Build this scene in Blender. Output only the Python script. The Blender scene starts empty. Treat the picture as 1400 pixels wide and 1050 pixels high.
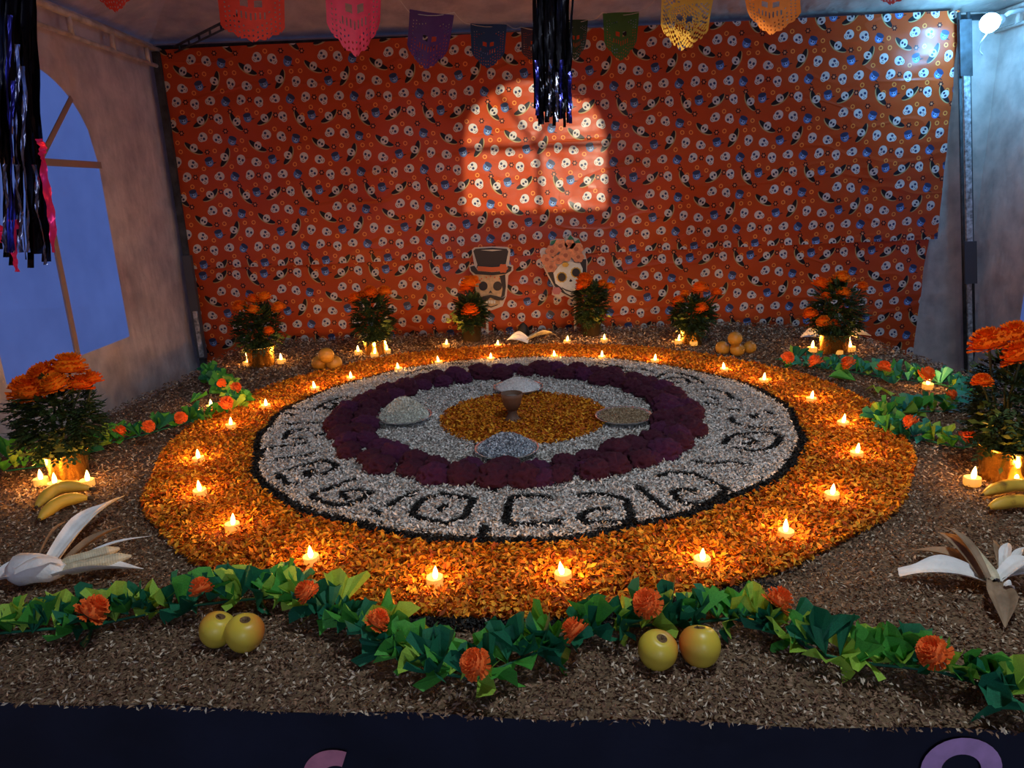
import bpy, math, random
import numpy as np
from mathutils import Vector, Matrix, noise

R_ = math.radians
rng = np.random.default_rng(7)
rnd = random.Random(11)
scene = bpy.context.scene
col = scene.collection

# ------------------------------------------------------------------ camera
F, TH, RO, CAMH = 980.0, R_(15.2), R_(2.2), 0.816
def ray(px, py):
    x = (px-700)/F; y = (py-525)/F; c, s = math.cos(RO), math.sin(RO)
    xr = c*x-s*y; yr = s*x+c*y
    return Vector((xr, math.cos(TH)-yr*math.sin(TH), -math.sin(TH)-yr*math.cos(TH)))
def G(px, py, z=0.0):            # point of the photograph on the level z
    d = ray(px, py); return Vector((0, 0, CAMH)) + d*((z-CAMH)/d.z)
def WY(px, py, Y):               # point of the photograph on the plane y = Y
    d = ray(px, py); return Vector((0, 0, CAMH)) + d*(Y/d.y)
def px_m(p):                     # pixels per metre at a point
    d = Vector(p)-Vector((0, 0, CAMH)); return F/(d.y*math.cos(TH)-d.z*math.sin(TH))

cam = bpy.data.objects.new('camera', bpy.data.cameras.new('camera'))
col.objects.link(cam)
cam.data.sensor_width = 36; cam.data.lens = F/1400*36
cam.data.clip_start = 0.01
c_, s_ = math.cos(RO), math.sin(RO)
right = Vector((c_, -s_*math.sin(TH), -s_*math.cos(TH)))
up = Vector((s_, c_*math.sin(TH), c_*math.cos(TH)))
fwd = Vector((0, math.cos(TH), -math.sin(TH)))
m = Matrix.Identity(4)
for i in range(3):
    m[i][0], m[i][1], m[i][2] = right[i], up[i], -fwd[i]
m[2][3] = CAMH
cam.matrix_world = m
scene.camera = cam

# ------------------------------------------------------------------ light
scene.view_settings.view_transform = 'Standard'
scene.view_settings.look = 'None'
scene.view_settings.gamma = 1.0
scene.view_settings.use_curve_mapping = False
scene.view_settings.exposure = 0.0
scene.cycles.use_denoising = True
scene.cycles.max_bounces = 6

world = bpy.data.worlds.new('dusk'); scene.world = world; world.use_nodes = True
bg = world.node_tree.nodes['Background']
bg.inputs[0].default_value = (0.18, 0.32, 1.0, 1); bg.inputs[1].default_value = 0.60
CANDLE_W = 0.86
BULB_E = 240.0

def look_at(o, loc, tgt):
    o.location = loc
    o.rotation_euler = (Vector(tgt)-Vector(loc)).to_track_quat('-Z', 'Y').to_euler()
street = bpy.data.lights.new('street_lamp_light', 'SPOT')
street.energy = 19000; street.color = (1.0, 0.93, 0.70); street.spot_size = R_(4.4); street.spot_blend = 0.05; street.shadow_soft_size = 0.06
so = bpy.data.objects.new('street_lamp_light', street); col.objects.link(so)
LAMP = Vector((7.0, -16.0, 1.6))
look_at(so, LAMP, (0.19, 4.3, 1.0))
# added cool fill spot under the tent apex, no real lamp, brightens the stage
entr = bpy.data.lights.new('stage_fill_light', 'SPOT')
entr.energy = 98; entr.color = (0.82, 0.94, 1.0); entr.shadow_soft_size = 0.10; entr.spot_size = R_(108); entr.spot_blend = 0.75
eo = bpy.data.objects.new('stage_fill_light', entr); col.objects.link(eo)
look_at(eo, (0.70, 0.95, 2.40), (0.35, 1.95, 0.0))

# added fill light outside the open tent front, brightens skirt and front sawdust
front_fill = bpy.data.lights.new('front_fill_light', 'POINT')
front_fill.energy = 110; front_fill.color = (0.90, 0.95, 1.0); front_fill.shadow_soft_size = 0.3
lo_ = bpy.data.objects.new('front_fill_light', front_fill); col.objects.link(lo_)
lo_.location = (0.6, -3.6, 2.0)

# ------------------------------------------------------------------ materials
class NT:
    def __init__(s, name):
        s.m = bpy.data.materials.new(name); s.m.use_nodes = True
        s.t = s.m.node_tree; s.n = s.t.nodes; s.l = s.t.links
        s.b = s.n['Principled BSDF']; s.out = s.n['Material Output']
    def node(s, ty, **kw):
        n = s.n.new(ty)
        for k, v in kw.items(): setattr(n, k, v)
        return n
    def put(s, sock, v):
        if v is None: return
        if isinstance(v, bpy.types.NodeSocket): s.l.new(v, sock)
        else:
            if isinstance(v, tuple) and len(v) == 3 and sock.type == 'RGBA': v = (*v, 1)
            sock.default_value = v
    def vm(s, op, a, b=None, c=None):
        n = s.node('ShaderNodeVectorMath', operation=op)
        for i, v in enumerate((a, b, c)): 
            if v is not None: s.put(n.inputs[i], v)
        return n.outputs['Value'] if op in ('LENGTH', 'DOT_PRODUCT', 'DISTANCE') else n.outputs[0]
    def ma(s, op, a, b=None, c=None):
        n = s.node('ShaderNodeMath', operation=op)
        for i, v in enumerate((a, b, c)):
            if v is not None: s.put(n.inputs[i], v)
        return n.outputs[0]
    def mix(s, fac, a, b, ty='RGBA'):
        n = s.node('ShaderNodeMix', data_type=ty)
        s.put(n.inputs[0], fac)
        ia, ib, o = (6, 7, 2) if ty == 'RGBA' else (4, 5, 1)
        s.put(n.inputs[ia], a); s.put(n.inputs[ib], b)
        return n.outputs[o]
    def sep(s, v):
        n = s.node('ShaderNodeSeparateXYZ'); s.put(n.inputs[0], v); return n.outputs
    def comb(s, x, y, z=0.0):
        n = s.node('ShaderNodeCombineXYZ')
        for i, v in enumerate((x, y, z)): s.put(n.inputs[i], v)
        return n.outputs[0]
    def objc(s): return s.node('ShaderNodeTexCoord').outputs['Object']
    def noise(s, scale, detail=3, vec=None, rough=.55):
        n = s.node('ShaderNodeTexNoise'); n.inputs['Scale'].default_value = scale; n.inputs['Detail'].default_value = detail
        n.inputs['Roughness'].default_value = rough
        s.put(n.inputs['Vector'], vec if vec is not None else s.objc()); return n.outputs['Fac']
    def bump(s, h, strength=.3, dist=.01):
        n = s.node('ShaderNodeBump'); n.inputs['Strength'].default_value = strength; n.inputs['Distance'].default_value = dist
        s.put(n.inputs['Height'], h); s.l.new(n.outputs[0], s.b.inputs['Normal'])
    def ramp(s, fac, stops):
        n = s.node('ShaderNodeValToRGB'); e = n.color_ramp.elements
        while len(e) < len(stops): e.new(0.5)
        for el, (p, c) in zip(e, stops): el.position = p; el.color = (*c, 1)
        s.put(n.inputs[0], fac); return n.outputs[0]

def mat(name, c, rough=.6, metal=0.0, var=0.0, vs=30, bump=0.0, bs=60, emit=None, es=1.0, trans=0.0, sheen=0.0, spec=.5):
    t = NT(name); b = t.b
    b.inputs['Roughness'].default_value = rough; b.inputs['Metallic'].default_value = metal
    b.inputs['Specular IOR Level'].default_value = spec
    if var:
        f = t.noise(vs)
        lo = tuple(max(0, x*(1-var)) for x in c); hi = tuple(min(1, x*(1+var)) for x in c)
        t.put(b.inputs['Base Color'], t.ramp(f, [(.3, lo), (.7, hi)]))
    else: b.inputs['Base Color'].default_value = (*c, 1)
    if bump: t.bump(t.noise(bs), bump)
    if sheen: b.inputs['Sheen Weight'].default_value = sheen; b.inputs['Sheen Tint'].default_value = (*c, 1)
    if emit: b.inputs['Emission Color'].default_value = (*emit, 1); b.inputs['Emission Strength'].default_value = es
    if trans:
        tr = t.node('ShaderNodeBsdfTranslucent'); ms = t.node('ShaderNodeMixShader'); ms.inputs[0].default_value = trans
        tr.inputs[0].default_value = (*c, 1)
        t.l.new(b.outputs[0], ms.inputs[1]); t.l.new(tr.outputs[0], ms.inputs[2]); t.l.new(ms.outputs[0], t.out.inputs[0])
    return t.m

def mat_attr(name, rough=.7, trans=0.0):   # colour of each chip or petal comes from the mesh
    t = NT(name); a = t.node('ShaderNodeAttribute'); a.attribute_name = 'chip_colour'
    t.l.new(a.outputs['Color'], t.b.inputs['Base Color']); t.b.inputs['Roughness'].default_value = rough
    t.b.inputs['Specular IOR Level'].default_value = .25
    return t.m

def tent_cloth(name, c):
    t = NT(name); b = t.b; oc = t.objc()
    st = t.node('ShaderNodeMapping'); st.inputs['Scale'].default_value = (1.2, 1.2, .45); t.l.new(oc, st.inputs[0])
    n1 = t.noise(2.2, 4, st.outputs[0]); n2 = t.noise(7, 5, oc)
    colr = t.ramp(n2, [(.32, tuple(x*.62 for x in c)), (.62, c)])
    t.put(b.inputs['Base Color'], colr); b.inputs['Roughness'].default_value = .55
    t.bump(t.ma('ADD', n1, t.ma('MULTIPLY', n2, .25)), .55, .09)
    tr = t.node('ShaderNodeBsdfTranslucent'); tr.inputs[0].default_value = (*c, 1)
    ms = t.node('ShaderNodeMixShader'); ms.inputs[0].default_value = .05
    t.l.new(b.outputs[0], ms.inputs[1]); t.l.new(tr.outputs[0], ms.inputs[2]); t.l.new(ms.outputs[0], t.out.inputs[0])
    return t.m

def vinyl_pane(name):
    t = NT(name)
    n = t.noise(3, 3)
    c = t.ramp(n, [(.3, (.72, .74, .80)), (.7, (.95, .95, .98))])
    tr = t.node('ShaderNodeBsdfTranslucent'); t.put(tr.inputs[0], c)
    tp = t.node('ShaderNodeBsdfTransparent'); tp.inputs[0].default_value = (.55, .62, .75, 1)
    m1 = t.node('ShaderNodeMixShader'); m1.inputs[0].default_value = .04
    t.l.new(tr.outputs[0], m1.inputs[1]); t.l.new(tp.outputs[0], m1.inputs[2])
    m2 = t.node('ShaderNodeMixShader'); m2.inputs[0].default_value = .06
    t.b.inputs['Roughness'].default_value = .25; t.b.inputs['Base Color'].default_value = (.5, .55, .65, 1)
    t.l.new(m1.outputs[0], m2.inputs[1]); t.l.new(t.b.outputs[0], m2.inputs[2]); t.l.new(m2.outputs[0], t.out.inputs[0])
    return t.m

def skull_print():
    """glossy orange oilcloth printed with small skulls, hats, blue heads, flowers and rings"""
    t = NT('skull_print_oilcloth'); b = t.b; oc = t.objc()
    T = (.366, .408)
    x, y, z = t.sep(oc)
    warp = t.node('ShaderNodeTexNoise'); warp.inputs['Scale'].default_value = 5; t.l.new(oc, warp.inputs['Vector'])
    uv = t.vm('ADD', t.comb(x, z), t.vm('SCALE', t.vm('SUBTRACT', warp.outputs['Color'], (.5, .5, .5))))
    sc = uv.node.inputs[1].links[0].from_node; sc.inputs['Scale'].default_value = .012
    def nearest(insts):
        best = bl = None
        for (ix, iy, rot) in insts:
            v = t.vm('SUBTRACT', uv, (ix/1000, iy/1000, 0))
            w = t.vm('WRAP', v, (T[0]/2, T[1]/2, 1), (-T[0]/2, -T[1]/2, -1))
            if rot:
                r = t.node('ShaderNodeVectorRotate', rotation_type='Z_AXIS'); r.inputs['Angle'].default_value = -R_(rot)
                t.l.new(w, r.inputs['Vector']); w = r.outputs[0]
            l = t.vm('LENGTH', t.vm('MULTIPLY', w, (1, 1, 0)))
            if best is None: best, bl = w, l
            else:
                best = t.mix(t.ma('LESS_THAN', l, bl), best, w, 'VECTOR'); bl = t.ma('MINIMUM', bl, l)
        return best
    def ell(v, cx, cy, rx, ry):
        q = t.vm('MULTIPLY', t.vm('SUBTRACT', v, (cx, cy, 0)), (1/rx, 1/ry, 0))
        return t.ma('LESS_THAN', t.vm('LENGTH', q), 1.0)
    def mirror(v): return t.vm('MULTIPLY', t.vm('ABSOLUTE', v), (1, 0, 0))
    def eyes(v, ex, ey, rx, ry):
        q = t.vm('ADD', t.vm('MULTIPLY', t.vm('ABSOLUTE', v), (1, 0, 0)), t.vm('MULTIPLY', v, (0, 1, 0)))
        return ell(q, ex, ey, rx, ry)
    base = t.ramp(t.noise(3, 2, oc), [(.3, (.47, .060, .013)), (.7, (.54, .076, .014))])
    c = base
    rings = nearest([(20, -100, 0), (150, -245, 0), (70, -345, 0), (260, -340, 0), (215, -45, 0), (225, -150, 0), (345, -150, 0), (310, -240, 0), (190, -385, 0), (15, -385, 0), (125, 45, 0), (30, -150, 0)])
    c = t.mix(ell(rings, 0, 0, .0125, .0125), c, (.85, .30, .06))
    c = t.mix(ell(rings, 0, 0, .007, .007), c, (.45, .06, .02))
    fl = nearest([(300, -45, 0), (180, -155, 0), (95, -292, 0), (230, 30, 0), (340, -350, 0), (50, -50, 0)])
    ang = t.ma('ARCTAN2', t.sep(fl)[1], t.sep(fl)[0])
    rad = t.ma('MULTIPLY_ADD', t.ma('COSINE', t.ma('MULTIPLY', ang, 6.0)), .003, .0135)
    c = t.mix(t.ma('LESS_THAN', t.vm('LENGTH', t.vm('MULTIPLY', fl, (1, 1, 0))), rad), c, (.05, .012, .012))
    c = t.mix(ell(fl, 0, 0, .0062, .0062), c, (.72, .25, .12))
    bl = nearest([(70, 20, 10), (330, -100, -20), (185, -210, 15), (320, -297, -35)])
    c = t.mix(ell(bl, .012, -.012, .028, .0035), c, (.04, .02, .02))
    c = t.mix(ell(bl, 0, 0, .023, .025), c, (.10, .20, .48))
    c = t.mix(ell(bl, 0, .016, .023, .012), c, (.035, .05, .12))
    c = t.mix(ell(bl, .002, -.008, .012, .010), c, (.34, .50, .78))
    c = t.mix(eyes(bl, .006, -.005, .0035, .0042), c, (.02, .02, .05))
    sm = nearest([(0, 0, -58), (170, 10, 36), (105, -135, -32), (280, -190, 62)])
    bend = t.ma('MULTIPLY', t.ma('POWER', t.sep(sm)[0], 2.0), -2.5)
    sb = t.comb(t.sep(sm)[0], t.ma('ADD', t.sep(sm)[1], bend))
    c = t.mix(ell(sb, 0, -.006, .056, .0165), c, (.46, .34, .15))
    c = t.mix(ell(sb, 0, -.001, .056, .0145), c, (.018, .014, .016))
    c = t.mix(ell(sm, 0, .006, .021, .023), c, (.64, .59, .54))
    c = t.mix(eyes(sm, .0085, .004, .006, .007), c, (.03, .03, .07))
    sk = nearest([(270, 20, 25), (165, -75, -55), (250, -85, 40), (0, -205, -20), (90, -220, 70), (45, -290, -40), (145, -305, 15), (235, -290, -75)])
    c = t.mix(ell(sk, 0, .004, .0245, .0245), c, (.66, .62, .58))
    c = t.mix(ell(sk, 0, -.013, .0175, .0165), c, (.66, .62, .58))
    c = t.mix(eyes(sk, .0105, .001, .0068, .0075), c, (.04, .05, .13))
    c = t.mix(ell(sk, 0, -.011, .003, .004), c, (.20, .10, .10))
    c = t.mix(ell(sk, 0, -.022, .009, .0018), c, (.20, .10, .10))
    t.put(b.inputs['Base Color'], c)
    b.inputs['Roughness'].default_value = .30
    b.inputs['Specular IOR Level'].default_value = .24
    mp = t.node('ShaderNodeMapping'); mp.inputs['Rotation'].default_value = (0, R_(28), 0); mp.inputs['Scale'].default_value = (.6, 1, 2.2); t.l.new(oc, mp.inputs[0])
    cr = t.ma('ABSOLUTE', t.ma('SUBTRACT', t.noise(1.3, 2, mp.outputs[0]), .5))
    crease = t.ma('SUBTRACT', 1.0, t.ma('MINIMUM', t.ma('MULTIPLY', cr, 45.0), 1.0))
    t.bump(t.ma('ADD', t.ma('ADD', t.noise(2.5, 2, mp.outputs[0]), t.ma('MULTIPLY', t.noise(6, 2, oc), .2)), t.ma('MULTIPLY', crease, .12)), .40, .05)
    return t.m

M = dict(
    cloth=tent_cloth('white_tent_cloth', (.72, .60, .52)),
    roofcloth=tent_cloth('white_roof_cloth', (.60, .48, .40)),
    pane=vinyl_pane('clear_vinyl_window'),
    tape=mat('window_tape', (.34, .22, .17), .7),
    frame=mat('white_painted_steel', (.66, .58, .52), .5, 0.0, .35, 14),
    oldpost=mat('chipped_dark_post', (.05, .055, .06), .6, 0.2, .5, 20),
    chip=mat('worn_white_paint', (.46, .48, .50), .6, 0, .7, 45),
    steelgrey=mat('grey_steel_sleeve', (.10, .11, .13), .45, .3),
    floor=mat('dark_asphalt', (.035, .033, .035), .9, 0, .4, 8, .3, 90),
    navy=mat('navy_cloth', (.010, .012, .026), .62, 0, .3, 6, .25, 12),
    black=mat('matte_black', (.008, .008, .010), .6),
    pinkpaint=mat('pink_paint', (.82, .30, .36), .7, 0, .15, 30),
    violetpaint=mat('violet_paint', (.70, .42, .72), .7, 0, .15, 30),
    gold=mat('gold_foil', (.80, .50, .12), .26, 1.0, .15, 12, .35, 28),
    darkpot=mat('dark_plastic_pot', (.06, .04, .02), .3, .5, .5, 9, .3, 25),
    soil=mat('soil', (.02, .013, .008), .95),
    leaf=mat('marigold_leaf', (.030, .060, .012), .55, 0, .5, 25),
    leaflit=mat('lit_marigold_leaf', (.12, .17, .02), .5, 0, .4, 25),  # lighter copy of the leaf, light on the low leaves put into its colour
    stem=mat('plant_stem', (.035, .055, .012), .6),
    mari=mat('marigold_orange', (.92, .135, .004), .8, 0, .25, 60, spec=.1),
    mari2=mat('marigold_gold', (.94, .19, .006), .8, 0, .25, 60, spec=.1),
    paperorange=mat('orange_tissue_paper', (.92, .17, .02), .75, 0, .15, 40, trans=.15),
    tealdark=mat('dark_green_tissue', (.010, .16, .075), .65, 0, .3, 30, trans=.2),
    teal=mat('teal_tissue', (.04, .34, .29), .65, 0, .25, 30, trans=.2),
    green=mat('green_tissue', (.07, .36, .045), .65, 0, .3, 30, trans=.2),
    lime=mat('lime_tissue', (.36, .60, .07), .65, 0, .25, 30, trans=.25),
    cocks=mat('magenta_velvet_bloom', (.095, .006, .034), .85, 0, .55, 60, .8, 160, sheen=.08),
    cocks2=mat('violet_velvet_bloom', (.110, .009, .070), .85, 0, .55, 60, .8, 160, sheen=.08),
    tea=mat('glowing_wax_plastic', (.50, .34, .15), .45, emit=(1.0, .40, .05), es=.75),
    flame=mat('led_flame', (1, .8, .4), .5, emit=(1.0, .68, .22), es=9.0),
    petal=mat_attr('loose_petals', .65), chipm=mat_attr('wood_shavings', .8),
    apple=None, banana=None,
    applepit=mat('apple_cavity_brown', (.15, .080, .025), .8, 0, .7, 140),
    orangefruit=mat('guava_yellow_skin', (.40, .20, .022), .45, 0, .2, 12, .15, 120),
    bananatip=mat('banana_tip', (.06, .035, .012), .7),
    husk=mat('pale_corn_husk', (.80, .80, .79), .6, 0, .14, 18, .35, 45),
    huskdry=mat('dry_tan_husk', (.30, .20, .12), .65, 0, .4, 18, .35, 45),
    cob=mat('cream_corn', (.58, .52, .36), .5, 0, .2, 60),
    glass=None,
    clay=mat('brown_clay', (.12, .06, .035), .65, 0, .25, 20),
    rice=mat('white_rice', (.70, .70, .60), .6),
    ash=mat('ash', (.20, .18, .17), .9),
    foilblack=mat('black_foil', (.012, .012, .018), .22, .85),
    foilsilver=mat('silver_foil', (.26, .27, .38), .22, 1.0),
    foilblue=mat('violet_blue_foil', (.05, .05, .32), .22, .9),
    foilpink=mat('glowing_magenta_foil', (.75, .03, .16), .28, .75, emit=(1.0, .03, .12), es=.10),  # weak glow in the foil stands in for light it reflects
    cord=mat('grey_cord', (.10, .09, .08), .8),
    card=mat('white_card_edge', (.62, .55, .47), .6),
    cardblack=mat('card_black_ink', (.016, .013, .013), .5),
    cardorange=mat('card_orange_ink', (.55, .12, .03), .55),
    cardbone=mat('card_bone_ink', (.55, .38, .20), .55, 0, .25, 40),
    cardwhite=mat('card_white_ink', (.72, .74, .68), .55, 0, .10, 40),
    cardflower=mat('card_salmon_ink', (.60, .24, .12), .55, 0, .25, 60),
    cardflower2=mat('card_dark_salmon_ink', (.34, .10, .05), .55),
    cardgreen=mat('card_green_ink', (.02, .17, .09), .55),
    cardyellow=mat('card_yellow_ink', (.65, .40, .04), .55),
    cardrose=mat('card_rose_ink', (.42, .15, .16), .55),
    bulb=mat('lit_bulb', (1, 1, 1), .4, emit=(.15, .52, 1.0), es=BULB_E),
    whiteplastic=mat('white_plastic', (.7, .72, .75), .45),
)
M['print'] = skull_print()
def apple_mat():
    t = NT('golden_apple_skin'); oc = t.objc()
    bl = t.noise(9, 2, t.vm('ADD', oc, (.3, .1, .2)))
    x, y, z = t.sep(oc)
    f = t.ma('ADD', t.ma('MULTIPLY', x, 14.0), t.ma('MULTIPLY', bl, .7))
    c = t.ramp(f, [(.25, (.66, .50, .05)), (.50, (.68, .40, .045)), (.85, (.72, .17, .03))])
    t.put(t.b.inputs['Base Color'], c); t.b.inputs['Roughness'].default_value = .38
    return t.m
def banana_mat():
    t = NT('banana_skin'); n = t.noise(22, 4)
    t.put(t.b.inputs['Base Color'], t.ramp(n, [(.32, (.22, .12, .02)), (.45, (.60, .38, .04)), (.75, (.66, .46, .06))])); t.b.inputs['Roughness'].default_value = .5
    return t.m
t = NT('clear_glass_dish'); t.b.inputs['Base Color'].default_value = (.86, .90, .92, 1); t.b.inputs['Roughness'].default_value = .05; t.b.inputs['Transmission Weight'].default_value = .85; M['glass'] = t.m
M['apple'] = apple_mat(); M['banana'] = banana_mat()
def paper(name, c): return mat(name, c, .7, 0, .12, 30, trans=.35)

# ------------------------------------------------------------------ mesh helpers
class MB:
    def __init__(s): s.v = []; s.f = []
    def add(s, vs, fs):
        o = len(s.v); s.v += [tuple(p) for p in vs]; s.f += [tuple(i+o for i in q) for q in fs]; return s
    def box(s, c, d, rz=0.0):
        cx, cy, cz = c; x, y, z = d[0]/2, d[1]/2, d[2]/2; C, S = math.cos(rz), math.sin(rz)
        vs = []
        for k in (-z, z):
            for (i, j) in ((-x, -y), (x, -y), (x, y), (-x, y)): vs.append((cx+i*C-j*S, cy+i*S+j*C, cz+k))
        return s.add(vs, [(3, 2, 1, 0), (4, 5, 6, 7), (0, 1, 5, 4), (1, 2, 6, 5), (2, 3, 7, 6), (3, 0, 4, 7)])
    def lathe(s, prof, n=20, c=(0, 0, 0), wob=0.0, seed=0):
        vs, fs = [], []; r2 = random.Random(seed)
        ph = [r2.uniform(0, 6.28) for _ in range(3)]
        for (r, z) in prof:
            for k in range(n):
                a = 2*math.pi*k/n
                q = r*(1+wob*(math.sin(3*a+ph[0])+.7*math.sin(7*a+ph[1]+z*60)))
                vs.append((c[0]+q*math.cos(a), c[1]+q*math.sin(a), c[2]+z))
        for i in range(len(prof)-1):
            for k in range(n):
                k2 = (k+1) % n; fs.append((i*n+k, i*n+k2, (i+1)*n+k2, (i+1)*n+k))
        return s.add(vs, fs)
    def tube(s, pts, rad, n=8, caps=True):
        pts = [Vector(p) for p in pts]; vs, fs = [], []
        if not isinstance(rad, (list, tuple)): rad = [rad]*len(pts)
        ref = Vector((0, 0, 1))
        for i, p in enumerate(pts):
            d = (pts[min(i+1, len(pts)-1)]-pts[max(i-1, 0)]).normalized()
            if abs(d.dot(ref)) > .95: ref = Vector((1, 0, 0)) if abs(d.x) < .9 else Vector((0, 1, 0))
            u = d.cross(ref).normalized(); w = d.cross(u).normalized()
            for k in range(n):
                a = 2*math.pi*k/n; vs.append(p+(u*math.cos(a)+w*math.sin(a))*rad[i])
        for i in range(len(pts)-1):
            for k in range(n):
                k2 = (k+1) % n; fs.append((i*n+k, i*n+k2, (i+1)*n+k2, (i+1)*n+k))
        if caps: fs += [tuple(range(n-1, -1, -1)), tuple(range((len(pts)-1)*n, len(pts)*n))]
        return s.add(vs, fs)
    def grid(s, nu, nv, fn, skip=None):
        vs = [fn(i/nu, j/nv) for j in range(nv+1) for i in range(nu+1)]
        fs = [(j*(nu+1)+i, j*(nu+1)+i+1, (j+1)*(nu+1)+i+1, (j+1)*(nu+1)+i) for j in range(nv) for i in range(nu) if not (skip and skip(i, j))]
        return s.add(vs, fs)
    def mesh(s, name, material, smooth=True):
        me = bpy.data.meshes.new(name); me.from_pydata(s.v, [], s.f); me.update()
        me.materials.append(material)
        if smooth: me.polygons.foreach_set('use_smooth', [True]*len(me.polygons))
        return me
    def build(s, name, material, parent=None, smooth=True, loc=None):
        return link(name, s.mesh(name, material, smooth), parent, loc)
def link(name, me, parent=None, loc=None, rot=None, scale=None):
    o = bpy.data.objects.new(name, me); col.objects.link(o)
    if parent: o.parent = parent
    if loc is not None: o.location = loc
    if rot is not None: o.rotation_euler = rot
    if scale is not None: o.scale = scale if hasattr(scale, '__len__') else (scale,)*3
    return o
def tag(o, label, cat, group=None, kind=None):
    o['label'] = label; o['category'] = cat
    if group: o['group'] = group
    if kind: o['kind'] = kind
    return o
def thing(name, label, cat, loc=(0, 0, 0), group=None, rz=0.0):
    o = link(name, None, None, loc, (0, 0, rz)); return tag(o, label, cat, group)
def struct(o, label=None):
    o['kind'] = 'structure'
    if label: o['label'] = label
    return o

# ------------------------------------------------------------------ structure: tent
XL, XR, YB, YF, ZE, ZF = -1.95, 2.85, 4.42, -2.0, 1.68, -0.82
APEX = Vector((0.45, 1.2, 2.95))
struct(MB().grid(2, 2, lambda u, v: (-12+24*u, -18+30*v, ZF)).build('floor', M['floor']), 'dark asphalt ground under the tent')

def side_wall(name, X, wins, sgn):
    """tent side wall (plane x = X) with arched openings: wins = (centre y, half width, sill, spring, apex)"""
    mb = MB(); ys = {YF, YB}
    for (cy, hw, a, b, c) in wins:
        for k in range(25): ys.add(cy-hw+2*hw*k/24)
    y = YF
    while y < YB: ys.add(round(y, 3)); y += .25
    ys = sorted(ys)
    top = lambda w, y: w[3]+(w[4]-w[3])*math.sqrt(max(0, 1-((y-w[0])/w[1])**2))
    for a, b in zip(ys, ys[1:]):
        if b-a < 1e-6: continue
        w = next((w for w in wins if abs((a+b)/2-w[0]) < w[1]), None)
        if w: mb.add([(X, a, ZF), (X, b, ZF), (X, b, w[2]), (X, a, w[2])], [(0, 1, 2, 3)]).add([(X, a, top(w, a)), (X, b, top(w, b)), (X, b, ZE), (X, a, ZE)], [(0, 1, 2, 3)])
        else: mb.add([(X, a, ZF), (X, b, ZF), (X, b, ZE), (X, a, ZE)], [(0, 1, 2, 3)])
    return struct(mb.build(name, M['cloth'], smooth=False), 'white tent side cloth with arched window opening')
def arched_window(n, X, w, inward):
    cy, hw, a, b, c = w
    e = struct(link('window_%d' % n, None, None, (X, cy, a)), 'arched vinyl window sewn into the tent wall')
    mb = MB(); top = lambda y: b+(c-b)*math.sqrt(max(0, 1-(y/hw)**2))
    for k in range(24):
        y0, y1 = -hw+2*hw*k/24, -hw+2*hw*(k+1)/24
        mb.add([(0, y0, 0), (0, y1, 0), (0, y1, top(y1)-a), (0, y0, top(y0)-a)], [(0, 1, 2, 3)])
    mb.build('pane', M['pane'], e, False)
    d = .006*inward
    MB().box((d, 0, (c-a)/2), (.008, .032, c-a)).build('mullion', M['tape'], e, False)
    MB().box((d*1.6, 0, b-a), (.008, 2*hw, .030)).build('crossbar', M['tape'], e, False)
    for sg in (-1, 1):
        p0 = Vector((d, 0, b-a)); p1 = Vector((d, sg*hw*.70, b-a+(c-b)*.72)); u = (p1-p0).normalized(); q = Vector((0, -u.z, u.y))*.013
        MB().add([p0-q, p1-q, p1+q, p0+q], [(0, 1, 2, 3)]).add([p+Vector((.004*inward, 0, 0)) for p in (p0-q, p1-q, p1+q, p0+q)], [(0, 1, 2, 3)]).build('spoke', M['tape'], e, False)
WL = (3.16, .47, .16, 1.0, 1.40)
WR = (3.43, .50, 0.0, .85, 1.25)
side_wall('wall_left', XL, [WL], 1); arched_window(1, XL, WL, 1)
side_wall('wall_right', XR, [WR], -1); arched_window(2, XR, WR, -1)
struct(MB().grid(12, 8, lambda u, v: (XL+(XR-XL)*u, YB, ZF+(ZE-ZF)*v)).build('wall_back', M['cloth']), 'white tent cloth behind the printed oilcloth')
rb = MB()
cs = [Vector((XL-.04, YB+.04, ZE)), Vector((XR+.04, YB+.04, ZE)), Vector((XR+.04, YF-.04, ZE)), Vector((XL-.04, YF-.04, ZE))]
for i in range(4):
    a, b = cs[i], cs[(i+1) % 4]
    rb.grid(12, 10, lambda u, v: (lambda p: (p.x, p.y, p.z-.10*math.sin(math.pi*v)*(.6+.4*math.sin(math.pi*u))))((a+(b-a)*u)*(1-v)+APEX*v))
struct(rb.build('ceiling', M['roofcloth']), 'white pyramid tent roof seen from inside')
# front curtain panel by the entrance, with the arched window the street light falls through
FY = -1.2; k_ = (FY-LAMP.y)/(4.3-LAMP.y)
def through(X, Z): return LAMP.x+(X-LAMP.x)*k_, LAMP.z+(Z-LAMP.z)*k_
fx0, fz0 = through(-.217, .69); fx1, fz1 = through(.604, 1.40); _, fzs = through(0, 1.06)
fw = ((fx0+fx1)/2, (fx1-fx0)/2, fz0, fzs, fz1)
mb = MB(); xs = sorted({fx0-.45, fx1+.45} | {fx0+(fx1-fx0)*k/24 for k in range(25)})
ftop = lambda x: fw[3]+(fw[4]-fw[3])*math.sqrt(max(0, 1-((x-fw[0])/fw[1])**2))
for a, b in zip(xs, xs[1:]):
    if fx0-1e-6 < (a+b)/2 < fx1+1e-6:
        mb.add([(a, FY, ZF), (b, FY, ZF), (b, FY, fz0), (a, FY, fz0)], [(0, 1, 2, 3)]).add([(a, FY, ftop(a)), (b, FY, ftop(b)), (b, FY, 2.0), (a, FY, 2.0)], [(0, 1, 2, 3)])
    else: mb.add([(a, FY, ZF), (b, FY, ZF), (b, FY, 2.0), (a, FY, 2.0)], [(0, 1, 2, 3)])
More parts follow.
